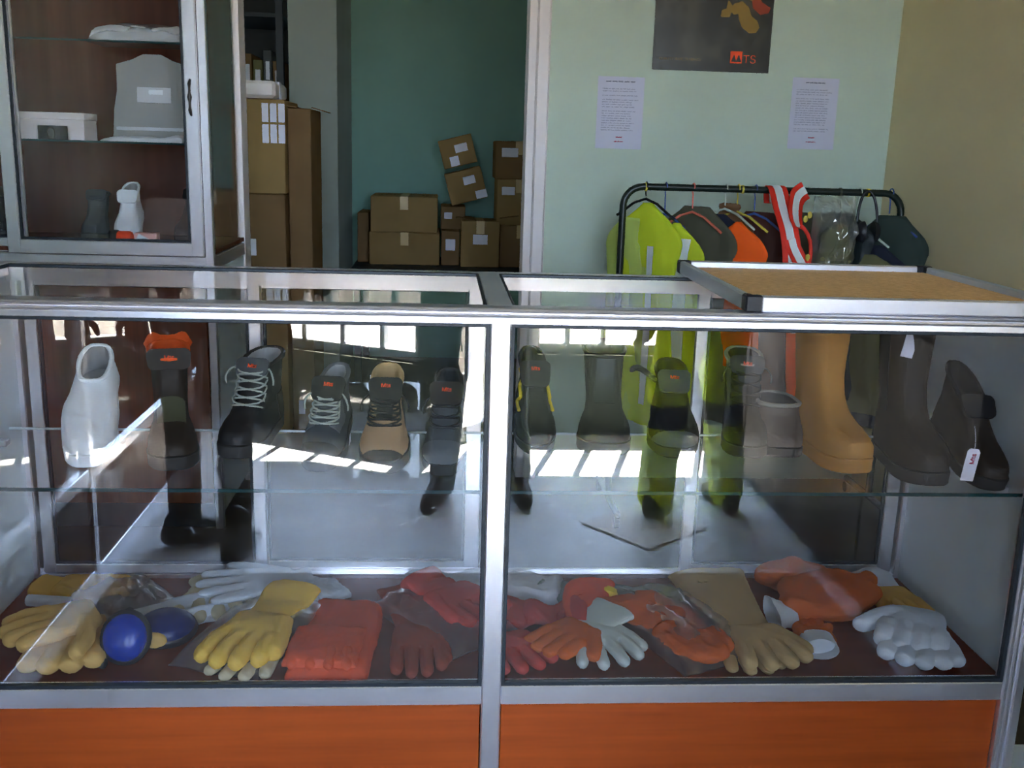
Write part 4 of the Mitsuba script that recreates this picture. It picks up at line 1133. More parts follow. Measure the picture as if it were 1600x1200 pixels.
small_shoe('cabinet_shoe', 'white shoe pointing forward on the bottom shelf of the tall cabinet', -1.265, 1.90, 4, 'mat_white_leather', False, 22, 'mat_lining_grey')
small_shoe('cabinet_boot', 'dark ankle boot left of the white shoe in the tall cabinet', -1.40, 1.95, 8, 'mat_charcoal', True)
small_shoe('cabinet_boot', 'black tall boot right of the white shoe in the tall cabinet', -1.07, 1.93, -8, 'mat_black_leather', True, 6)
small_shoe('cabinet_boot', 'black boot behind the left stile of the tall cabinet', -1.75, 1.98, 12, 'mat_black_leather', True)
k = thing('red_cap_jar', 'small orange red jar beside the white shoe in the tall cabinet', 'jar')
part(k, 'jar', xf(trimesh.creation.revolve([(0, 0), (0.026, 0), (0.028, 0.004), (0.028, 0.044), (0.024, 0.05), (0, 0.05)], sections=20), Tr(-1.268, 1.835, CZ + 0.0005) @ Tr(0, 0, 0.028) @ Rot('y', 90)), 'mat_red_plastic', 40)
part(k, 'cap', xf(trimesh.creation.revolve([(0, 0), (0.03, 0), (0.03, 0.018), (0, 0.02)], sections=20), Tr(-1.285, 1.835, CZ + 0.0005) @ Tr(0, 0, 0.030) @ Rot('y', 90)), 'mat_black_plastic', 40)
k = thing('small_carton', 'small pink and white box right of the orange jar in the tall cabinet', 'box')
part(k, 'body', cbox(-1.17, 1.85, CZ + 0.026, 0.078, 0.05, 0.05, 0.002), 'mat_pink_box')
part(k, 'print_band', xf(cbox(0, 0, 0, 0.05, 0.001, 0.022, 0.0003), Tr(-1.175, 1.8246, CZ + 0.028) @ Rot('y', 28)), 'mat_white_leather')

# ------------------------------------------------------------------ notices and poster on the back wall
def notice(cx, cz, w, h, title_w, label, seed):
    k = thing('paper_notice', label, 'notice', None)
    part(k, 'sheet', box(cx - w / 2, cx + w / 2, YB - 0.0018, YB - 0.0006, cz - h / 2, cz + h / 2, 0.0004), 'mat_notice')
    y = YB - 0.0022
    rs = np.random.RandomState(seed)

    def bar(x0, x1, z, t):
        return box(x0, x1, y, y + 0.0006, z, z + t, 0.0002)
    part(k, 'heading', cat([bar(cx - title_w / 2 + i * title_w / 5, cx - title_w / 2 + (i + 0.82) * title_w / 5, cz + h / 2 - 0.022, 0.005) for i in range(5)]), 'mat_notice_head')
    z = cz + h / 2 - 0.05
    lines = []
    while z > cz - h / 2 + 0.07:
        x = cx - w / 2 + 0.02
        end = cx + w / 2 - 0.02 - (rs.rand() * 0.03)
        while x < end - 0.01:
            wd = 0.008 + rs.rand() * 0.02
            lines.append(bar(x, min(x + wd, end), z, 0.0035))
            x += wd + 0.004
        z -= 0.0095 if rs.rand() > 0.2 else 0.017
    part(k, 'text_lines', cat(lines), 'mat_ink')
    part(k, 'stamp', cat([bar(cx - 0.012, cx + 0.014, cz - h / 2 + 0.045, 0.004), bar(cx - 0.02, cx + 0.02, cz - h / 2 + 0.028, 0.003)]), 'mat_tag_ink')


notice(0.612, 1.58, 0.193, 0.288, 0.125, 'white printed paper notice on the green wall, left of the black poster', 1)
notice(1.428, 1.602, 0.198, 0.288, 0.085, 'white printed paper notice on the green wall, right below the black poster', 2)
PO = thing('poster', 'black poster of work shoes with an orange logo, high on the green back wall', 'poster')
PX0, PX1, PZ0, PZ1 = 0.735, 1.222, 1.757, 2.44
part(PO, 'sheet', box(PX0, PX1, YB - 0.003, YB - 0.0006, PZ0, PZ1, 0.0005), 'mat_poster')
yp = YB - 0.0034
MP = lambda x, z: Tr(x, yp + 0.0004, z) @ Rot('x', 90)
part(PO, 'slogan', lettering('QUALITY MADE IN FRANCE', 0.0095, MP(PX0 + 0.028, PZ0 + 0.040), 0.0008), 'mat_poster_yellow')
sq = cat([box(PX1 - 0.165, PX1 - 0.115, yp, yp + 0.0008, PZ0 + 0.035, PZ0 + 0.083, 0.0003)])
part(PO, 'logo_square', sq, 'mat_logo_orange')
mpoly = [sg.Polygon([(0.004, 0.006), (0.016, 0.034), (0.026, 0.006)]), sg.Polygon([(0.024, 0.006), (0.036, 0.034), (0.047, 0.006)])]
part(PO, 'logo_peaks', cat([xf(trimesh.creation.extrude_polygon(p, 0.0006, engine='earcut'), Tr(PX1 - 0.165, yp - 0.0001, PZ0 + 0.035) @ Rot('x', 90)) for p in mpoly]), 'mat_black_plastic')
part(PO, 'logo_letters', lettering('TS', 0.032, MP(PX1 - 0.112, PZ0 + 0.037), 0.0008), 'mat_logo_orange')


def printed_shoe(pts, m, nm):
    p = sg.Polygon(pts).buffer(0.004)
    part(PO, nm, xf(trimesh.creation.extrude_polygon(p, 0.0008, engine='earcut'), Tr(0, yp + 0.0004, 0) @ Rot('x', 90)), m)


printed_shoe([(1.045, 2.00), (1.06, 1.985), (1.08, 1.99), (1.085, 1.965), (1.10, 1.935), (1.13, 1.915), (1.155, 1.918), (1.165, 1.935), (1.155, 1.958), (1.13, 1.975), (1.115, 2.01), (1.09, 2.03), (1.06, 2.02)], 'mat_poster_yellow', 'printed_shoe')
printed_shoe([(1.01, 1.975), (1.04, 1.975), (1.05, 2.01), (1.035, 2.03), (1.03, 2.0), (1.012, 1.995)], 'mat_poster_yellow', 'printed_shoe')
printed_shoe([(1.14, 2.01), (1.17, 1.988), (1.20, 1.995), (1.205, 2.01), (1.17, 2.03), (1.15, 2.06), (1.13, 2.05)], 'mat_poster_red', 'printed_shoe')
printed_shoe([(1.10, 2.05), (1.13, 2.04), (1.16, 2.10), (1.14, 2.20), (1.08, 2.26), (1.06, 2.2), (1.09, 2.12)], 'mat_poster_yellow', 'printed_shoe')

# ------------------------------------------------------------------ garment rack
RY, RZ = 2.0, 1.297
RK = thing('garment_rack', 'black tube garment rack full of work clothes against the green wall', 'clothes rack')
arc = lambda cx, a0, a1: [(cx + 0.075 * math.cos(math.radians(a)), RY, RZ - 0.075 + 0.075 * math.sin(math.radians(a))) for a in np.linspace(a0, a1, 8)]
path = [(0.575, RY, 0.06)] + arc(0.65, 180, 90) + [(0.9, RY, RZ), (1.2, RY, RZ), (1.5, RY, RZ)] + arc(1.595, 90, 0) + [(1.67, RY, 0.06)]
part(RK, 'tube', tube(path, 0.0135, 10), 'mat_black_tube', True)
for x in (0.575, 1.67):
    part(RK, 'foot', tube([(x, RY - 0.24, 0.06), (x, RY + 0.24, 0.06)], 0.013, 8), 'mat_black_tube', True)
    for y in (RY - 0.22, RY + 0.22):
        part(RK, 'caster', xf(trimesh.creation.cylinder(0.024, height=0.02, sections=16), Tr(x, y, 0.0245) @ Rot('y', 90)), 'mat_black_plastic', 40)
for x, m in ((0.66, 'mat_hook_yellow'), (1.035, 'mat_hook_yellow'), (1.42, 'mat_olive_dark'), (1.53, 'mat_yellow')):
    part(RK, 'size_ring', xf(trimesh.creation.annulus(0.0138, 0.0165, 0.008, sections=16), Tr(x, RY, RZ) @ Rot('y', 90)), m, 40)


def hanger(x, yaw, m, label, drop=0.075, half=0.14, slope=0.07):
    k = thing('clothes_hanger', label, 'hanger')
    H = Tr(x, RY, RZ) @ Rot('z', yaw)
    hook = [(0.0, 0.018 * math.cos(a), 0.018 * math.sin(a)) for a in np.linspace(-0.4, math.pi + 0.1, 10)]
    hook = [(0, 0, -drop + 0.012), (0, 0.004, -0.03), (0, 0.0165, -0.008)] + hook[2:]
    part(k, 'hook', xf(tube(hook, 0.0028, 6), Tr(x, RY, RZ) @ Rot('z', 0)), m, True)
    part(k, 'arm', xf(tube([(-half, 0, -drop - slope), (-half * 0.4, 0, -drop - slope * 0.25), (0, 0, -drop), (half * 0.4, 0, -drop - slope * 0.25), (half, 0, -drop - slope)], 0.005, 6), H), m, True)
    return H


def garment(name, label, cat_, x, yaw, m, top=-0.09, length=0.8, half=0.23, thick=0.045, slope=0.11, folds=6, seed=0, sleeves=None, stripes=(), neck=0.05, y=RY, taper=1.05, collar=None):
    """a garment hanging from the bar: the width runs along local x, turned by yaw from the bar's direction"""
    k = thing(name, label, cat_)
    G = Tr(x, y, RZ) @ Rot('z', yaw)
    n = 48
    th = np.arange(n) * 2 * np.pi / n
    rings = []
    zs_ = np.r_[np.linspace(0, slope, 10), np.linspace(slope + 0.015, slope + 0.12, 6), np.linspace(slope + 0.17, length, 10)]

    def ring(zd, g=0.0):
        if zd <= slope:
            hw = neck + (half - neck) * math.sin(math.pi / 2 * zd / slope) ** 1.15
            hh = thick * (0.5 + 0.4 * zd / slope)
        else:
            t = (zd - slope) / (length - slope)
            hw = half * (1 - 0.24 * min(1, t * 5) + (taper - 0.80) * t)
            hh = thick * (0.85 + 0.35 * t)
        f = 1 + 0.28 * min(1, zd / 0.25) * np.sin(folds * th + seed + 2.0 * math.sin(zd * 5 + seed))
        X = (hw + g) * np.sign(np.cos(th)) * np.abs(np.cos(th)) ** 0.8
        Y = (hh * f + g) * np.sin(th)
        return np.stack([X, Y, np.full(n, top - zd)], 1)
    rings = [ring(z) for z in zs_]
    body = loft(rings, True, True)
    bn = body.vertex_normals
    fd = meshkit.fbm(body.vertices * [28, 28, 5] + seed * 3.1, 3, seed) - 0.5
    body.vertices = body.vertices + bn * (fd * 0.022 * np.clip((top - body.vertices[:, 2]) / 0.15, 0.1, 1))[:, None]
    part(k, 'body', xf(body, G), m, 60)
    for (z0, z1, ms, nm) in stripes:
        r2 = [ring(z, 0.008) for z in np.linspace(z0, z1, 4)]
        part(k, nm, xf(loft(r2, False, False), G), ms, 60)
    if sleeves:
        for s in (1, -1):
            p = spline([(s * half * 0.82, 0, top - slope - 0.02), (s * (half * 0.93 + 0.03), 0.0, top - slope - 0.18), (s * (half * 0.95 + 0.03), 0.01, top - slope - sleeves)], 9)
            part(k, 'sleeve', xf(tube(p, np.linspace(0.055, 0.045, 9), 12), G), m, True)
    if collar:
        part(k, 'collar', xf(tube([(neck * math.cos(a), thick * 0.5 * math.sin(a), top + 0.006) for a in np.linspace(0, 2 * math.pi, 14)[:-1]], 0.014, 8, closed=True), G), collar, True)
    return k, G, ring


def vest_strips(k, G, ring, m, xs, z0, z1, nm='reflective_strip', w=0.045, off=0.004):
    """vertical reflective strips down the front of a garment"""
    for x0 in xs:
        for sgn in (-1,):
            rows = []
            for z in np.linspace(z0, z1, 14):
                r = ring(z, off + 0.004)
                fr = r[(r[:, 1] * sgn >= 0)]
                fr = fr[np.argsort(fr[:, 0])]
                X = np.linspace(x0 - w / 2, x0 + w / 2, 5)
                X = np.clip(X, fr[0, 0], fr[-1, 0])
                rows.append(np.stack([X, np.interp(X, fr[:, 0], fr[:, 1]) + 0.0, np.full(5, r[0, 2])], 1))
            a = loft(rows, False, False, closed=False)
            b = loft([q + [0, 0.002, 0] for q in rows], False, False, closed=False)
            b.invert()
            part(k, nm, xf(cat([a, b]), G), m, 60)


# garments from left to right; yaw near 90 turns a garment edge-on
YW = -50
hanger(0.662, YW, 'mat_black_plastic', 'black hanger at the left end of the rack holding the yellow vest', 0.045)
garment('work_vest', 'pale yellow vest hanging at the left post of the rack', 'vest', 0.622, YW, 'mat_vest_pale', top=-0.12, length=0.80, half=0.13, thick=0.016, seed=1, y=RY + 0.04)
k, G, rg = garment('safety_vest', 'bright yellow safety vest with a thin grey strip at the left end of the rack', 'vest', 0.672, YW, 'mat_vest_yellow', top=-0.06, length=0.86, half=0.17, thick=0.03, slope=0.15, seed=2, neck=0.02)
vest_strips(k, G, rg, 'mat_reflective', (0.05,), 0.16, 0.78, w=0.03)
hanger(0.738, YW, 'mat_hook_blue', 'blue wire hanger, second from the left on the rack', 0.10, 0.10, 0.05)
k = thing('plastic_cover', 'clear plastic garment cover hanging from the blue hanger', 'garment cover')
part(k, 'cover', xf(pillow(0.22, 0.7, 0.02, 51, crush=0.008), Tr(0.733, RY + 0.06, RZ - 0.5) @ Rot('z', YW) @ Rot('x', 90) @ Tr(0, 0, -0.015)), 'mat_film', True)
k, G, rg = garment('safety_vest', 'yellow safety vest with a broad white strip behind the cork board corner', 'vest', 0.775, YW, 'mat_vest_yellow', top=-0.13, length=0.76, half=0.14, thick=0.028, slope=0.13, seed=4, neck=0.012, y=RY - 0.06)
vest_strips(k, G, rg, 'mat_reflective', (0.055,), 0.055, 0.74, w=0.05)
hanger(0.845, YW, 'mat_hook_pink', 'pink hanger, third from the left on the rack', 0.09)
garment('work_jacket', 'dark olive grey jacket hanging from the pink hanger', 'jacket', 0.868, YW, 'mat_garment_grey', top=-0.07, length=0.82, half=0.2, thick=0.026, slope=0.15, seed=5, neck=0.06, y=RY + 0.02)
hanger(0.972, YW, 'mat_hook_clear', 'pale clear hanger left of the orange vest on the rack', 0.075)
garment('work_jacket', 'dark navy jacket partly hidden behind the orange vest', 'jacket', 0.935, YW, 'mat_garment_navy', top=-0.095, length=0.78, half=0.17, thick=0.02, slope=0.10, seed=6, y=RY + 0.0)
garment('work_shirt', 'brown shirt with a round collar left of the orange vest', 'shirt', 1.0, YW, 'mat_garment_brown', top=-0.075, length=0.6, half=0.13, thick=0.026, slope=0.14, seed=7, neck=0.035, collar='mat_garment_brown', y=RY + 0.03)
garment('safety_vest', 'bright orange safety vest in the middle of the rack', 'vest', 1.0, -36, 'mat_vest_orange', top=-0.118, length=0.55, half=0.125, thick=0.026, slope=0.12, seed=8, neck=0.01, folds=4, y=RY - 0.10)
hanger(1.02, -38, 'mat_hook_yellow', 'yellow hanger in the middle of the rack with the orange vest', 0.085, 0.13)
hanger(1.088, YW, 'mat_hook_blue', 'dark blue hanger right of the orange vest on the rack', 0.09)
garment('work_jacket', 'dark maroon jacket between the orange vest and the red harness', 'jacket', 1.115, YW, 'mat_garment_maroon', top=-0.085, length=0.8, half=0.19, thick=0.028, slope=0.14, seed=9, neck=0.06, y=RY + 0.02)


def ribbon(path, w, thick=0.003, wdir=(1, 0, 0)):
    p = np.asarray(path, float)
    rows = []
    wd = np.asarray(wdir, float)
    for i in range(len(p)):
        t = p[min(i + 1, len(p) - 1)] - p[max(i - 1, 0)]
        t /= np.linalg.norm(t)
        u = wd - t * (wd @ t)
        u /= np.linalg.norm(u)
        nn = np.cross(t, u)
        rows.append([p[i] - u * w / 2 - nn * thick / 2, p[i] + u * w / 2 - nn * thick / 2, p[i] + u * w / 2 + nn * thick / 2, p[i] - u * w / 2 + nn * thick / 2])
    return loft(rows)


HS = thing('reflective_harness', 'red and white reflective harness straps slung over the rack bar', 'harness')
yf = RY - 0.022
runs = [
    [(1.165, RY + 0.02, RZ - 0.05), (1.163, RY + 0.005, RZ + 0.0165), (1.163, yf + 0.002, RZ + 0.010), (1.166, yf - 0.07, RZ - 0.06), (1.175, yf - 0.14, RZ - 0.14), (1.185, yf - 0.16, RZ - 0.21), (1.19, yf - 0.16, RZ - 0.31)],
    [(1.275, yf + 0.002, RZ + 0.004), (1.25, yf - 0.008, RZ - 0.012), (1.225, yf - 0.05, RZ - 0.035), (1.207, yf - 0.10, RZ - 0.08), (1.210, yf - 0.14, RZ - 0.13)],
    [(1.18, yf - 0.164, RZ - 0.17), (1.20, yf - 0.168, RZ - 0.22), (1.235, yf - 0.168, RZ - 0.275), (1.26, yf - 0.166, RZ - 0.33)],
]
for i, r in enumerate(runs):
    p = spline(r, 24)
    wd = ((1, 0, 0), (0.72, 0, -0.69), (0.8, 0, 0.55))[i]
    sk = number(HS + '__strap')
    add(sk, ribbon(p, 0.072 if i < 2 else 0.055, 0.003, wd), 'mat_harness_red', 50)
    q = p + np.array([0, -0.0028, 0.0]) + (np.array([0, 0, 0.0022]) if i < 2 else 0)
    add(sk + '__white_band', ribbon(q, 0.03 if i < 2 else 0.026, 0.002, wd), 'mat_reflective', 50)
part(HS, 'cord', tube(spline([(1.215, yf - 0.15, RZ - 0.12), (1.245, yf - 0.16, RZ - 0.16), (1.255, yf - 0.17, RZ - 0.22), (1.243, yf - 0.17, RZ - 0.29)], 14), 0.008, 6), 'mat_harness_red', True)
for (x, z) in ((1.222, -0.095), (1.236, -0.08), (1.243, -0.235)):
    part(HS, 'reflector', xf(dome(0.011, 0.006), Tr(x, yf - 0.175, RZ + z) @ Rot('x', 90) @ Sc(0.8, 1.2, 1)), 'mat_hook_yellow', 40)
garment('work_jacket', 'olive grey jacket behind the plastic bag on the rack', 'jacket', 1.33, YW, 'mat_garment_grey', top=-0.085, length=0.8, half=0.19, thick=0.035, slope=0.13, seed=11, neck=0.07, y=RY + 0.03)
k = thing('plastic_bag', 'crumpled clear plastic bag with dark clothing hanging right of the red harness', 'plastic bag')
MBag = Tr(1.345, RY - 0.20, RZ - 0.16) @ Rot('z', 12) @ Rot('x', 90) @ Tr(0, 0, -0.04)
part(k, 'bag', xf(pillow(0.17, 0.30, 0.09, 61, crush=0.03, power=2.0), MBag), 'mat_film', True)
part(k, 'clothing', xf(wrinkle(fuse([blob([((-0.04, -0.08, 0.035), 0.03), ((0.04, -0.08, 0.035), 0.03), ((0.02, 0.03, 0.035), 0.025), ((-0.03, 0.0, 0.035), 0.025)])], 0.012, 4), 0.008, 25, 4), MBag), 'mat_garment_olive', True)
hanger(1.50, YW, 'mat_hook_clear', 'pale hanger near the right end of the rack', 0.13)
garment('work_jacket', 'black padded jacket on the pale hanger near the right end of the rack', 'jacket', 1.435, YW, 'mat_teal_black', top=-0.08, length=0.78, half=0.16, thick=0.03, slope=0.10, seed=12, neck=0.06, y=RY + 0.03)
garment('work_trousers', 'olive trousers hanging low between the black jacket and the dark green jacket', 'trousers', 1.515, YW, 'mat_garment_olive', top=-0.23, length=0.62, half=0.14, thick=0.03, slope=0.06, seed=13, y=RY - 0.06)
EM2 = thing('ear_muffs', 'black ear muffs hanging at the right end of the rack', 'ear muffs')
for sx in (-1, 1):
    part(EM2, 'cup', xf(dome(0.034, 0.03), Tr(1.515 + sx * 0.018, RY - 0.075, RZ - 0.145) @ Rot('y', 90 * sx) @ Sc(1.2, 0.9, 1)), 'mat_black_plastic', 40)
part(EM2, 'headband', tube([(1.515 + 0.04 * math.cos(a), RY - 0.06 + 0.02 * math.sin(a), RZ - 0.12 + 0.128 * math.sin(a)) for a in np.linspace(0.1, math.pi - 0.1, 16)], 0.005, 6), 'mat_black_plastic', True)
hanger(1.625, YW, 'mat_hook_blue', 'dark blue hanger at the right end of the rack', 0.09, 0.12)
garment('work_jacket', 'dark green padded jacket at the right end of the rack beside the tan wall', 'jacket', 1.635, -38, 'mat_garment_green', top=-0.085, length=0.8, half=0.15, thick=0.05, slope=0.14, seed=15, neck=0.05, y=RY - 0.01)
for i, (x, m, lab) in enumerate(((1.195, 'mat_vest_orange', 'orange jacket with grey bands hanging behind the red harness'), (1.57, 'mat_garment_navy', 'dark blue jacket left of the dark green jacket on the rack'))):
    k, G, rg = garment('work_jacket', lab, 'jacket', x, YW, m, top=-0.20, length=0.72, half=0.16, thick=0.026, slope=0.1, seed=20 + i, y=RY + 0.005, stripes=((0.28, 0.34, 'mat_reflective', 'reflective_band'),) if i == 0 else ())

# ------------------------------------------------------------------ storeroom cartons
def carton(label, x0, x1, y0, y1, z0, z1, m='mat_carton', stickers=(), rot=0.0, tape=True, flaps=0, group=None, tilt=0.0):
    k = thing('carton', label, 'carton', group)
    cx, cy = (x0 + x1) / 2, (y0 + y1) / 2
    w, d, h = x1 - x0, y1 - y0, z1 - z0
    MC = Tr(cx, cy, z0) @ Rot('z', rot) @ Rot('y', tilt)
    part(k, 'body', xf(cbox(0, 0, h / 2, w, d, h, 0.004), MC), m)
    part(k, 'seam', xf(cbox(0, 0, h + 0.0006, w * 0.99, 0.006, 0.0012, 0.0004), MC), 'mat_carton_dark')
    if tape:
        part(k, 'tape', xf(cat([cbox(0, 0, h + 0.001, 0.05, d + 0.002, 0.001, 0.0003), cbox(0, -d / 2 - 0.0006, h - 0.04, 0.05, 0.0012, 0.08, 0.0003)]), MC), 'mat_tape')
    for (u, v, sw, sh) in stickers:
        part(k, 'sticker', xf(cbox(-w / 2 + u * w, -d / 2 - 0.0008, v * h, sw, 0.0014, sh, 0.0004), MC), 'mat_paper')
    if flaps:
        part(k, 'flap', xf(cbox(w * 0.45, 0, 0, w * 0.5, d * 0.9, 0.005, 0.001), MC @ Tr(w * 0.3, 0, h + 0.012) @ Rot('y', flaps)), 'mat_carton_dark')
        part(k, 'flap', xf(cbox(-w * 0.2, 0, 0, w * 0.5, d * 0.9, 0.005, 0.001), MC @ Tr(-w * 0.18, 0, h + 0.006) @ Rot('y', 4)), 'mat_carton_dark')
    return k


# tall stack next to the left door jamb
carton('tall brown carton at the bottom of the stack by the left door jamb', -1.30, -0.86, 3.05, 3.5, 0.0, 0.62)
carton('middle brown carton with two white stickers in the stack by the left door jamb', -1.30, -0.86, 3.05, 3.5, 0.622, 1.18, 'mat_carton_dark', stickers=((0.6, 0.55, 0.07, 0.08), (0.58, 0.3, 0.06, 0.08)))
k = carton('top brown carton with six white stickers in the stack by the left door jamb', -1.30, -0.855, 3.05, 3.5, 1.182, 1.615, 'mat_carton', stickers=[(0.80 + 0.085 * i, 0.86 - 0.22 * j, 0.03, 0.085) for i in range(3) for j in range(2)])
carton('narrow tall carton with an open flap beside the stack at the left door jamb', -0.85, -0.74, 3.1, 3.5, 0.0, 1.58, 'mat_carton_dark', stickers=((0.4, 0.08, 0.03, 0.07),), tape=False, flaps=14)
k = thing('white_pack', 'white wrapped pack lying on top of the carton stack by the left door jamb', 'pack')
part(k, 'pack', box(-1.28, -0.90, 3.08, 3.45, 1.6205, 1.70, 0.015), 'mat_white_trim')
part(k, 'band', box(-1.283, -0.897, 3.2, 3.26, 1.62, 1.703, 0.004), 'mat_paper')
SHF = thing('store_shelf', 'dark steel storage shelf in the storeroom behind the left carton stack', 'shelf')
for x in (-1.9, -1.06):
    for y in (4.15, 4.75):
        part(SHF, 'upright', box(x, x + 0.04, y, y + 0.04, 0.0, 2.6, 0.002), 'mat_gasket')
for z in (0.3, 0.9, 1.5, 2.1, 2.55):
    part(SHF, 'shelf_board', box(-1.9, -1.03, 4.15, 4.8, z, z + 0.025, 0.002), 'mat_gasket')
part(SHF, 'back_sheet', box(-1.9, -1.03, 4.8, 4.81, 0.0, 2.6, 0.001), 'mat_black_plastic')
rs = np.random.RandomState(5)
x = -1.45
i = 0
while x < -1.07:
    w = 0.05 + 0.03 * rs.rand()
    hh = 0.33 + 0.1 * rs.rand()
    k = thing('file_box', 'upright file on the dark storeroom shelf', 'file', 'files on the storeroom shelf')
    part(k, 'body', box(x, x + w - 0.006, 4.2, 4.5, 1.5252, 1.5252 + hh, 0.003), ('mat_carton_dark', 'mat_garment_olive', 'mat_charcoal')[i % 3])
    part(k, 'label', box(x + 0.012, x + w - 0.018, 4.1985, 4.2002, 1.5252 + hh * 0.6, 1.5252 + hh * 0.85, 0.0004), 'mat_paper')
    x += w
    i += 1
# cartons on the right of the storeroom
BY = 4.45
tz = 0.70
TB = thing('store_table', 'low dark table under the cartons in the storeroom', 'table')
part(TB, 'table_top', box(-0.66, 0.62, 4.2, 4.98, tz - 0.03, tz, 0.003), 'mat_gasket')
for x in (-0.64, 0.56):
    for y in (4.23, 4.90):
        part(TB, 'leg', box(x, x + 0.04, y, y + 0.04, 0.0, tz - 0.03, 0.002), 'mat_gasket')
carton('wide brown carton on the storeroom table, lower one on the left', -0.565, -0.13, BY, 4.9, tz + 0.001, tz + 0.20, stickers=(), group=None)
carton('wide brown carton on the storeroom table, upper one on the left', -0.555, -0.145, BY - 0.01, 4.9, tz + 0.202, tz + 0.42)
carton('small dark carton left of the wide cartons in the storeroom', -0.645, -0.575, BY + 0.1, 4.9, tz + 0.001, tz + 0.31, 'mat_carton_dark', tape=False)
carton('small carton with a white sticker between the wide and square cartons', -0.12, -0.005, BY + 0.02, 4.85, tz + 0.001, tz + 0.215, 'mat_carton_dark', stickers=((0.5, 0.6, 0.06, 0.07),), tape=False)
carton('small carton under the leaning carton in the storeroom', -0.125, 0.03, BY + 0.12, 4.9, tz + 0.217, tz + 0.36, 'mat_carton_dark', stickers=((0.3, 0.6, 0.05, 0.04),), tape=False)
carton('leaning carton with white stickers, lower one of the two in the storeroom', -0.06, 0.175, BY + 0.15, 4.85, tz + 0.392, tz + 0.59, stickers=((0.62, 0.66, 0.075, 0.05), (0.85, 0.15, 0.07, 0.05)), tilt=-15, tape=False)
carton('leaning carton with white stickers, upper one of the two in the storeroom', -0.108, 0.105, BY + 0.15, 4.85, tz + 0.612, tz + 0.79, stickers=((0.62, 0.6, 0.08, 0.05), (0.35, 0.2, 0.055, 0.06)), tilt=-15, tape=False)
carton('square brown carton with loose flaps and a grey sticker in the storeroom', 0.002, 0.24, BY - 0.05, 4.7, tz + 0.001, tz + 0.285, stickers=((0.5, 0.6, 0.09, 0.06),), flaps=-8)
carton('dark carton at the right edge of the storeroom doorway, lowest of its stack', 0.245, 0.50, BY - 0.02, 4.7, tz + 0.001, tz + 0.26, 'mat_carton_dark', tape=True)
carton('brown carton at the right edge of the storeroom doorway, middle of its stack', 0.22, 0.50, BY, 4.8, tz + 0.262, tz + 0.54, stickers=((0.25, 0.75, 0.08, 0.05),), tape=True)
carton('brown carton at the right edge of the storeroom doorway, topmost of its stack', 0.205, 0.50, BY, 4.8, tz + 0.542, tz + 0.77, 'mat_carton_dark', stickers=((0.3, 0.7, 0.1, 0.055),))

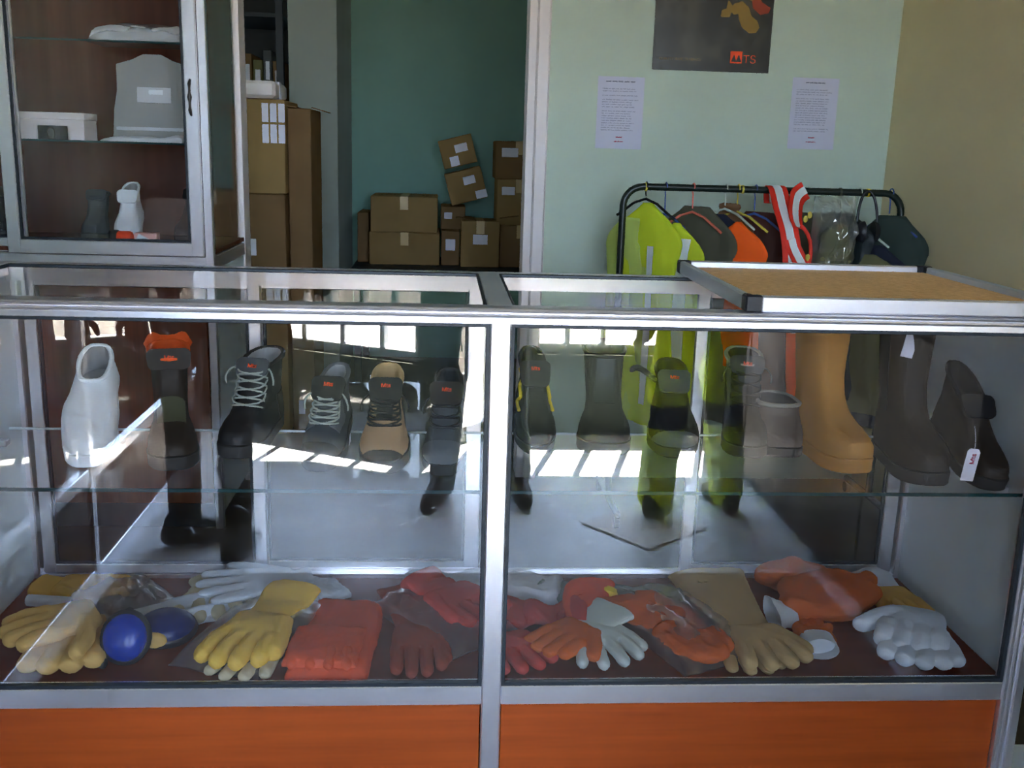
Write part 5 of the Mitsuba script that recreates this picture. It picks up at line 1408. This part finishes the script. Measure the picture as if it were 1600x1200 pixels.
# ------------------------------------------------------------------ people (seen only mirrored in the front glass)
def person(label, x, y, face, trousers, shirt, shoe_m, feet, band=None, arms='hang', height=1.72, lean=0.0, legw=1.0):
    """feet: ((dx, dy, yaw), (dx, dy, yaw)) right and left foot on the floor in the person's frame, face = heading in degrees (0 looks along +y)"""
    k = thing('person', label, 'person')
    P = Tr(x, y, 0.0005) @ Rot('z', face) @ Sc(height / 1.72, height / 1.72, height / 1.72)
    hip = np.array([0, 0, 0.90])
    ch = np.array([0, 0.01 + lean, 1.30])
    nk = np.array([0, 0.02 + lean * 1.2, 1.47])
    hd = np.array([0, 0.04 + lean * 1.3, 1.62])
    bones = [blob([(ch + [-0.13, 0, 0.06], 0.06), (ch + [0.13, 0, 0.06], 0.06), (hip + [-0.09, 0, 0.1], 0.08), (hip + [0.09, 0, 0.1], 0.08), (ch + [0, 0.02, -0.05], 0.11)]),
             blob([(hip + [-0.085, 0, 0.1], 0.085), (hip + [0.085, 0, 0.1], 0.085), (hip + [-0.08, 0, -0.03], 0.085), (hip + [0.08, 0, -0.03], 0.085)]),
             bone(ch + [0, 0, 0.1], nk, 0.07, 0.052), bone(nk, hd - [0, 0.01, 0.05], 0.052, 0.055),
             blob([(hd + [0, -0.015, 0.03], (0.072, 0.085, 0.075)), (hd + [0, 0.02, -0.045], (0.055, 0.06, 0.05))]), bone(hd + [0, 0.083, 0.0], hd + [0, 0.098, -0.022], 0.009, 0.013),
             blob([(hd + [0.075, 0, -0.005], (0.008, 0.018, 0.028))]), blob([(hd + [-0.075, 0, -0.005], (0.008, 0.018, 0.028))]),
             blob([(hd + [0, 0.072, -0.058], (0.024, 0.008, 0.007))])]
    trs, shs, slv = [], [], []
    for s, (fx, fy, fyaw) in zip((1, -1), feet):
        an = np.array([fx, fy, 0.085])
        hj = hip + [s * 0.09, 0, 0]
        kn = (hj + an) / 2 + [0, 0.03, 0.02]
        bones += [bone(hj, kn, 0.08, 0.055), bone(kn, an, 0.055, 0.04)]
        trs += [bone(hj + [0, 0, 0.04], kn, 0.096 * (0.5 + legw / 2), 0.068 * legw), bone(kn, an + [0, 0, 0.0], 0.066 * legw, 0.055 * legw)]
        a = math.radians(fyaw)
        d = np.array([-math.sin(a), math.cos(a), 0])
        l = np.array([math.cos(a), math.sin(a), 0])
        base = np.array([fx, fy, 0])
        sm = fuse([blob([(base - d * 0.055 + [0, 0, 0.035], 0.034), (base - d * 0.03 + [0, 0, 0.09], 0.042), (base + d * 0.06 + [0, 0, 0.05], 0.042), (base + d * 0.15 + l * 0.0 + [0, 0, 0.034], 0.037), (base + d * 0.185 + [0, 0, 0.027], 0.027)])], 0.02, 5)
        sm.vertices[:, 2] = np.maximum(sm.vertices[:, 2], 0.006)
        shs.append(sm)
        sh = ch + [s * 0.17, 0, 0.07]
        if arms == 'camera':
            el = sh + [s * 0.10, 0.06, -0.26]
            wr_ = np.array([s * 0.09, 0.20, 1.40])
            hdir = np.array([-s * 0.5, 0.35, 0.55])
        else:
            el = sh + [s * 0.06, -0.02, -0.28]
            wr_ = sh + [s * 0.07, 0.06, -0.52]
            hdir = np.array([0, 0.15, -1.0])
        hdir = hdir / np.linalg.norm(hdir)
        bones += [bone(sh, el, 0.052, 0.040), bone(el, wr_, 0.040, 0.027)]
        slv += [bone(sh, el, 0.066, 0.055), bone(el, el + (wr_ - el) * 0.8, 0.055, 0.042)]
        side = np.cross(hdir, [0, 1, 0.2])
        side /= np.linalg.norm(side)
        nrm = np.cross(side, hdir)
        pc = wr_ + hdir * 0.09
        bones.append(blob([(wr_ + side * 0.018, 0.016), (wr_ - side * 0.018, 0.016), (pc + side * 0.032, 0.012), (pc - side * 0.032, 0.012)]))
        for i, ln in enumerate((0.062, 0.075, 0.08, 0.07)):
            b0 = pc + side * (-0.030 + 0.02 * i)
            b1 = b0 + hdir * ln * 0.5 + nrm * 0.008
            b2 = b1 + hdir * ln * 0.42 + nrm * 0.02
            bones += [bone(b0, b1, 0.0095, 0.009), bone(b1, b2, 0.009, 0.0075)]
        t0 = wr_ + hdir * 0.025 + side * 0.025
        t1 = t0 + side * 0.035 + hdir * 0.03
        bones += [bone(t0, t1, 0.013, 0.011), bone(t1, t1 + hdir * 0.03 + side * 0.004 + nrm * 0.01, 0.011, 0.009)]
    part(k, 'body', xf(fuse(bones, 0.014, 4), P), 'mat_skin', True)
    tr = fuse(trs + [blob([(hip + [-0.085, 0, 0.1], 0.105), (hip + [0.085, 0, 0.1], 0.105), (hip + [-0.08, 0, -0.02], 0.11), (hip + [0.08, 0, -0.02], 0.11)])], 0.03, 6)
    tr = wrinkle(tr, 0.010, 9, 3)
    kt = part(k, 'trousers', xf(tr, P), trousers, True)
    if band:
        for s in (1, -1):
            pm = patch(tr, [((0, 0, 0.37), (0, 0, 1)), ((0, 0, 0.46), (0, 0, -1)), ((0, 0, 0), (s, 0, 0))], 0.004)
            if pm is not None:
                part(k, 'leg_band', xf(pm, P), band, True)
    part(k, 'shirt', xf(wrinkle(fuse(slv + [blob([(ch + [-0.14, 0, 0.075], 0.066), (ch + [0.14, 0, 0.075], 0.066), (hip + [-0.1, 0, 0.12], 0.11), (hip + [0.1, 0, 0.12], 0.11), (ch + [0, 0.02, -0.05], 0.135)])], 0.03, 6), 0.008, 9, 5), P), shirt, True)
    for sm in shs:
        part(k, 'shoe', xf(sm, P), shoe_m, True)
    hm = fuse([blob([(hd + [0, -0.03, 0.045], (0.08, 0.085, 0.075)), (hd + [0, -0.06, -0.01], (0.07, 0.05, 0.05))])], 0.02, 3)
    part(k, 'hair', xf(hm, P), 'mat_hair', True)
    for s in (1, -1):
        e = number(k + '__eye')
        add(e, xf(trimesh.creation.icosphere(2, 0.0105), P @ Tr(hd[0] + s * 0.028, hd[1] + 0.063, hd[2] + 0.008)), 'mat_white_leather', True)
        add(e + '__iris', xf(trimesh.creation.icosphere(2, 0.006), P @ Tr(hd[0] + s * 0.028, hd[1] + 0.0685, hd[2] + 0.008)), 'mat_hair', True)
    return k, P


kp, P = person('person in grey trousers and black shoes holding up a phone, mirrored by the middle post', 0.05, -2.12, 0, 'mat_trousers_grey', 'mat_shirt_blue', 'mat_black_leather', ((0.165, -0.03, -8), (-0.15, 0.03, 20)), arms='camera')
single('mobile_phone', box(-0.165, -0.06, -1.925, -1.912, 1.385, 1.44, 0.004), 'mat_black_plastic', 'black mobile phone held up in front of the photographing person', 'phone')
person('person in brown trousers and dark shoes, mirrored in the left front glass', -0.905, -1.50, 180, 'mat_trousers_brown', 'mat_shirt_white', 'mat_black_leather', ((0.115, 0.10, 70), (-0.095, -0.06, 10)))
person('person in yellow hi-vis trousers with dark leg bands, mirrored in the right front glass', 0.93, -1.95, 150, 'mat_trousers_hivis', 'mat_vest_orange', 'mat_olive_dark', ((0.16, 0.07, 60), (-0.13, -0.04, 20)), band='mat_band_dark', legw=1.3)

# things of one kind that stand together carry one group
GROUP_OF = {'glove': 'gloves on the floor of the display counter', 'shoe': 'footwear on show', 'boot': 'footwear on show', 'vest': 'clothes on the garment rack', 'jacket': 'clothes on the garment rack', 'shirt': 'clothes on the garment rack',
            'trousers': 'clothes on the garment rack', 'hanger': 'hangers on the garment rack', 'carton': 'cartons in the storeroom', 'cloth': 'white cloths on the floor of the display counter', 'notice': 'printed notices on the green wall',
            'price tag': 'price tags on the shoes', 'person': 'people mirrored in the front glass'}
for _k, _v in labels.items():
    if _v.get('category') in GROUP_OF and 'group' not in _v:
        _v['group'] = GROUP_OF[_v['category']]
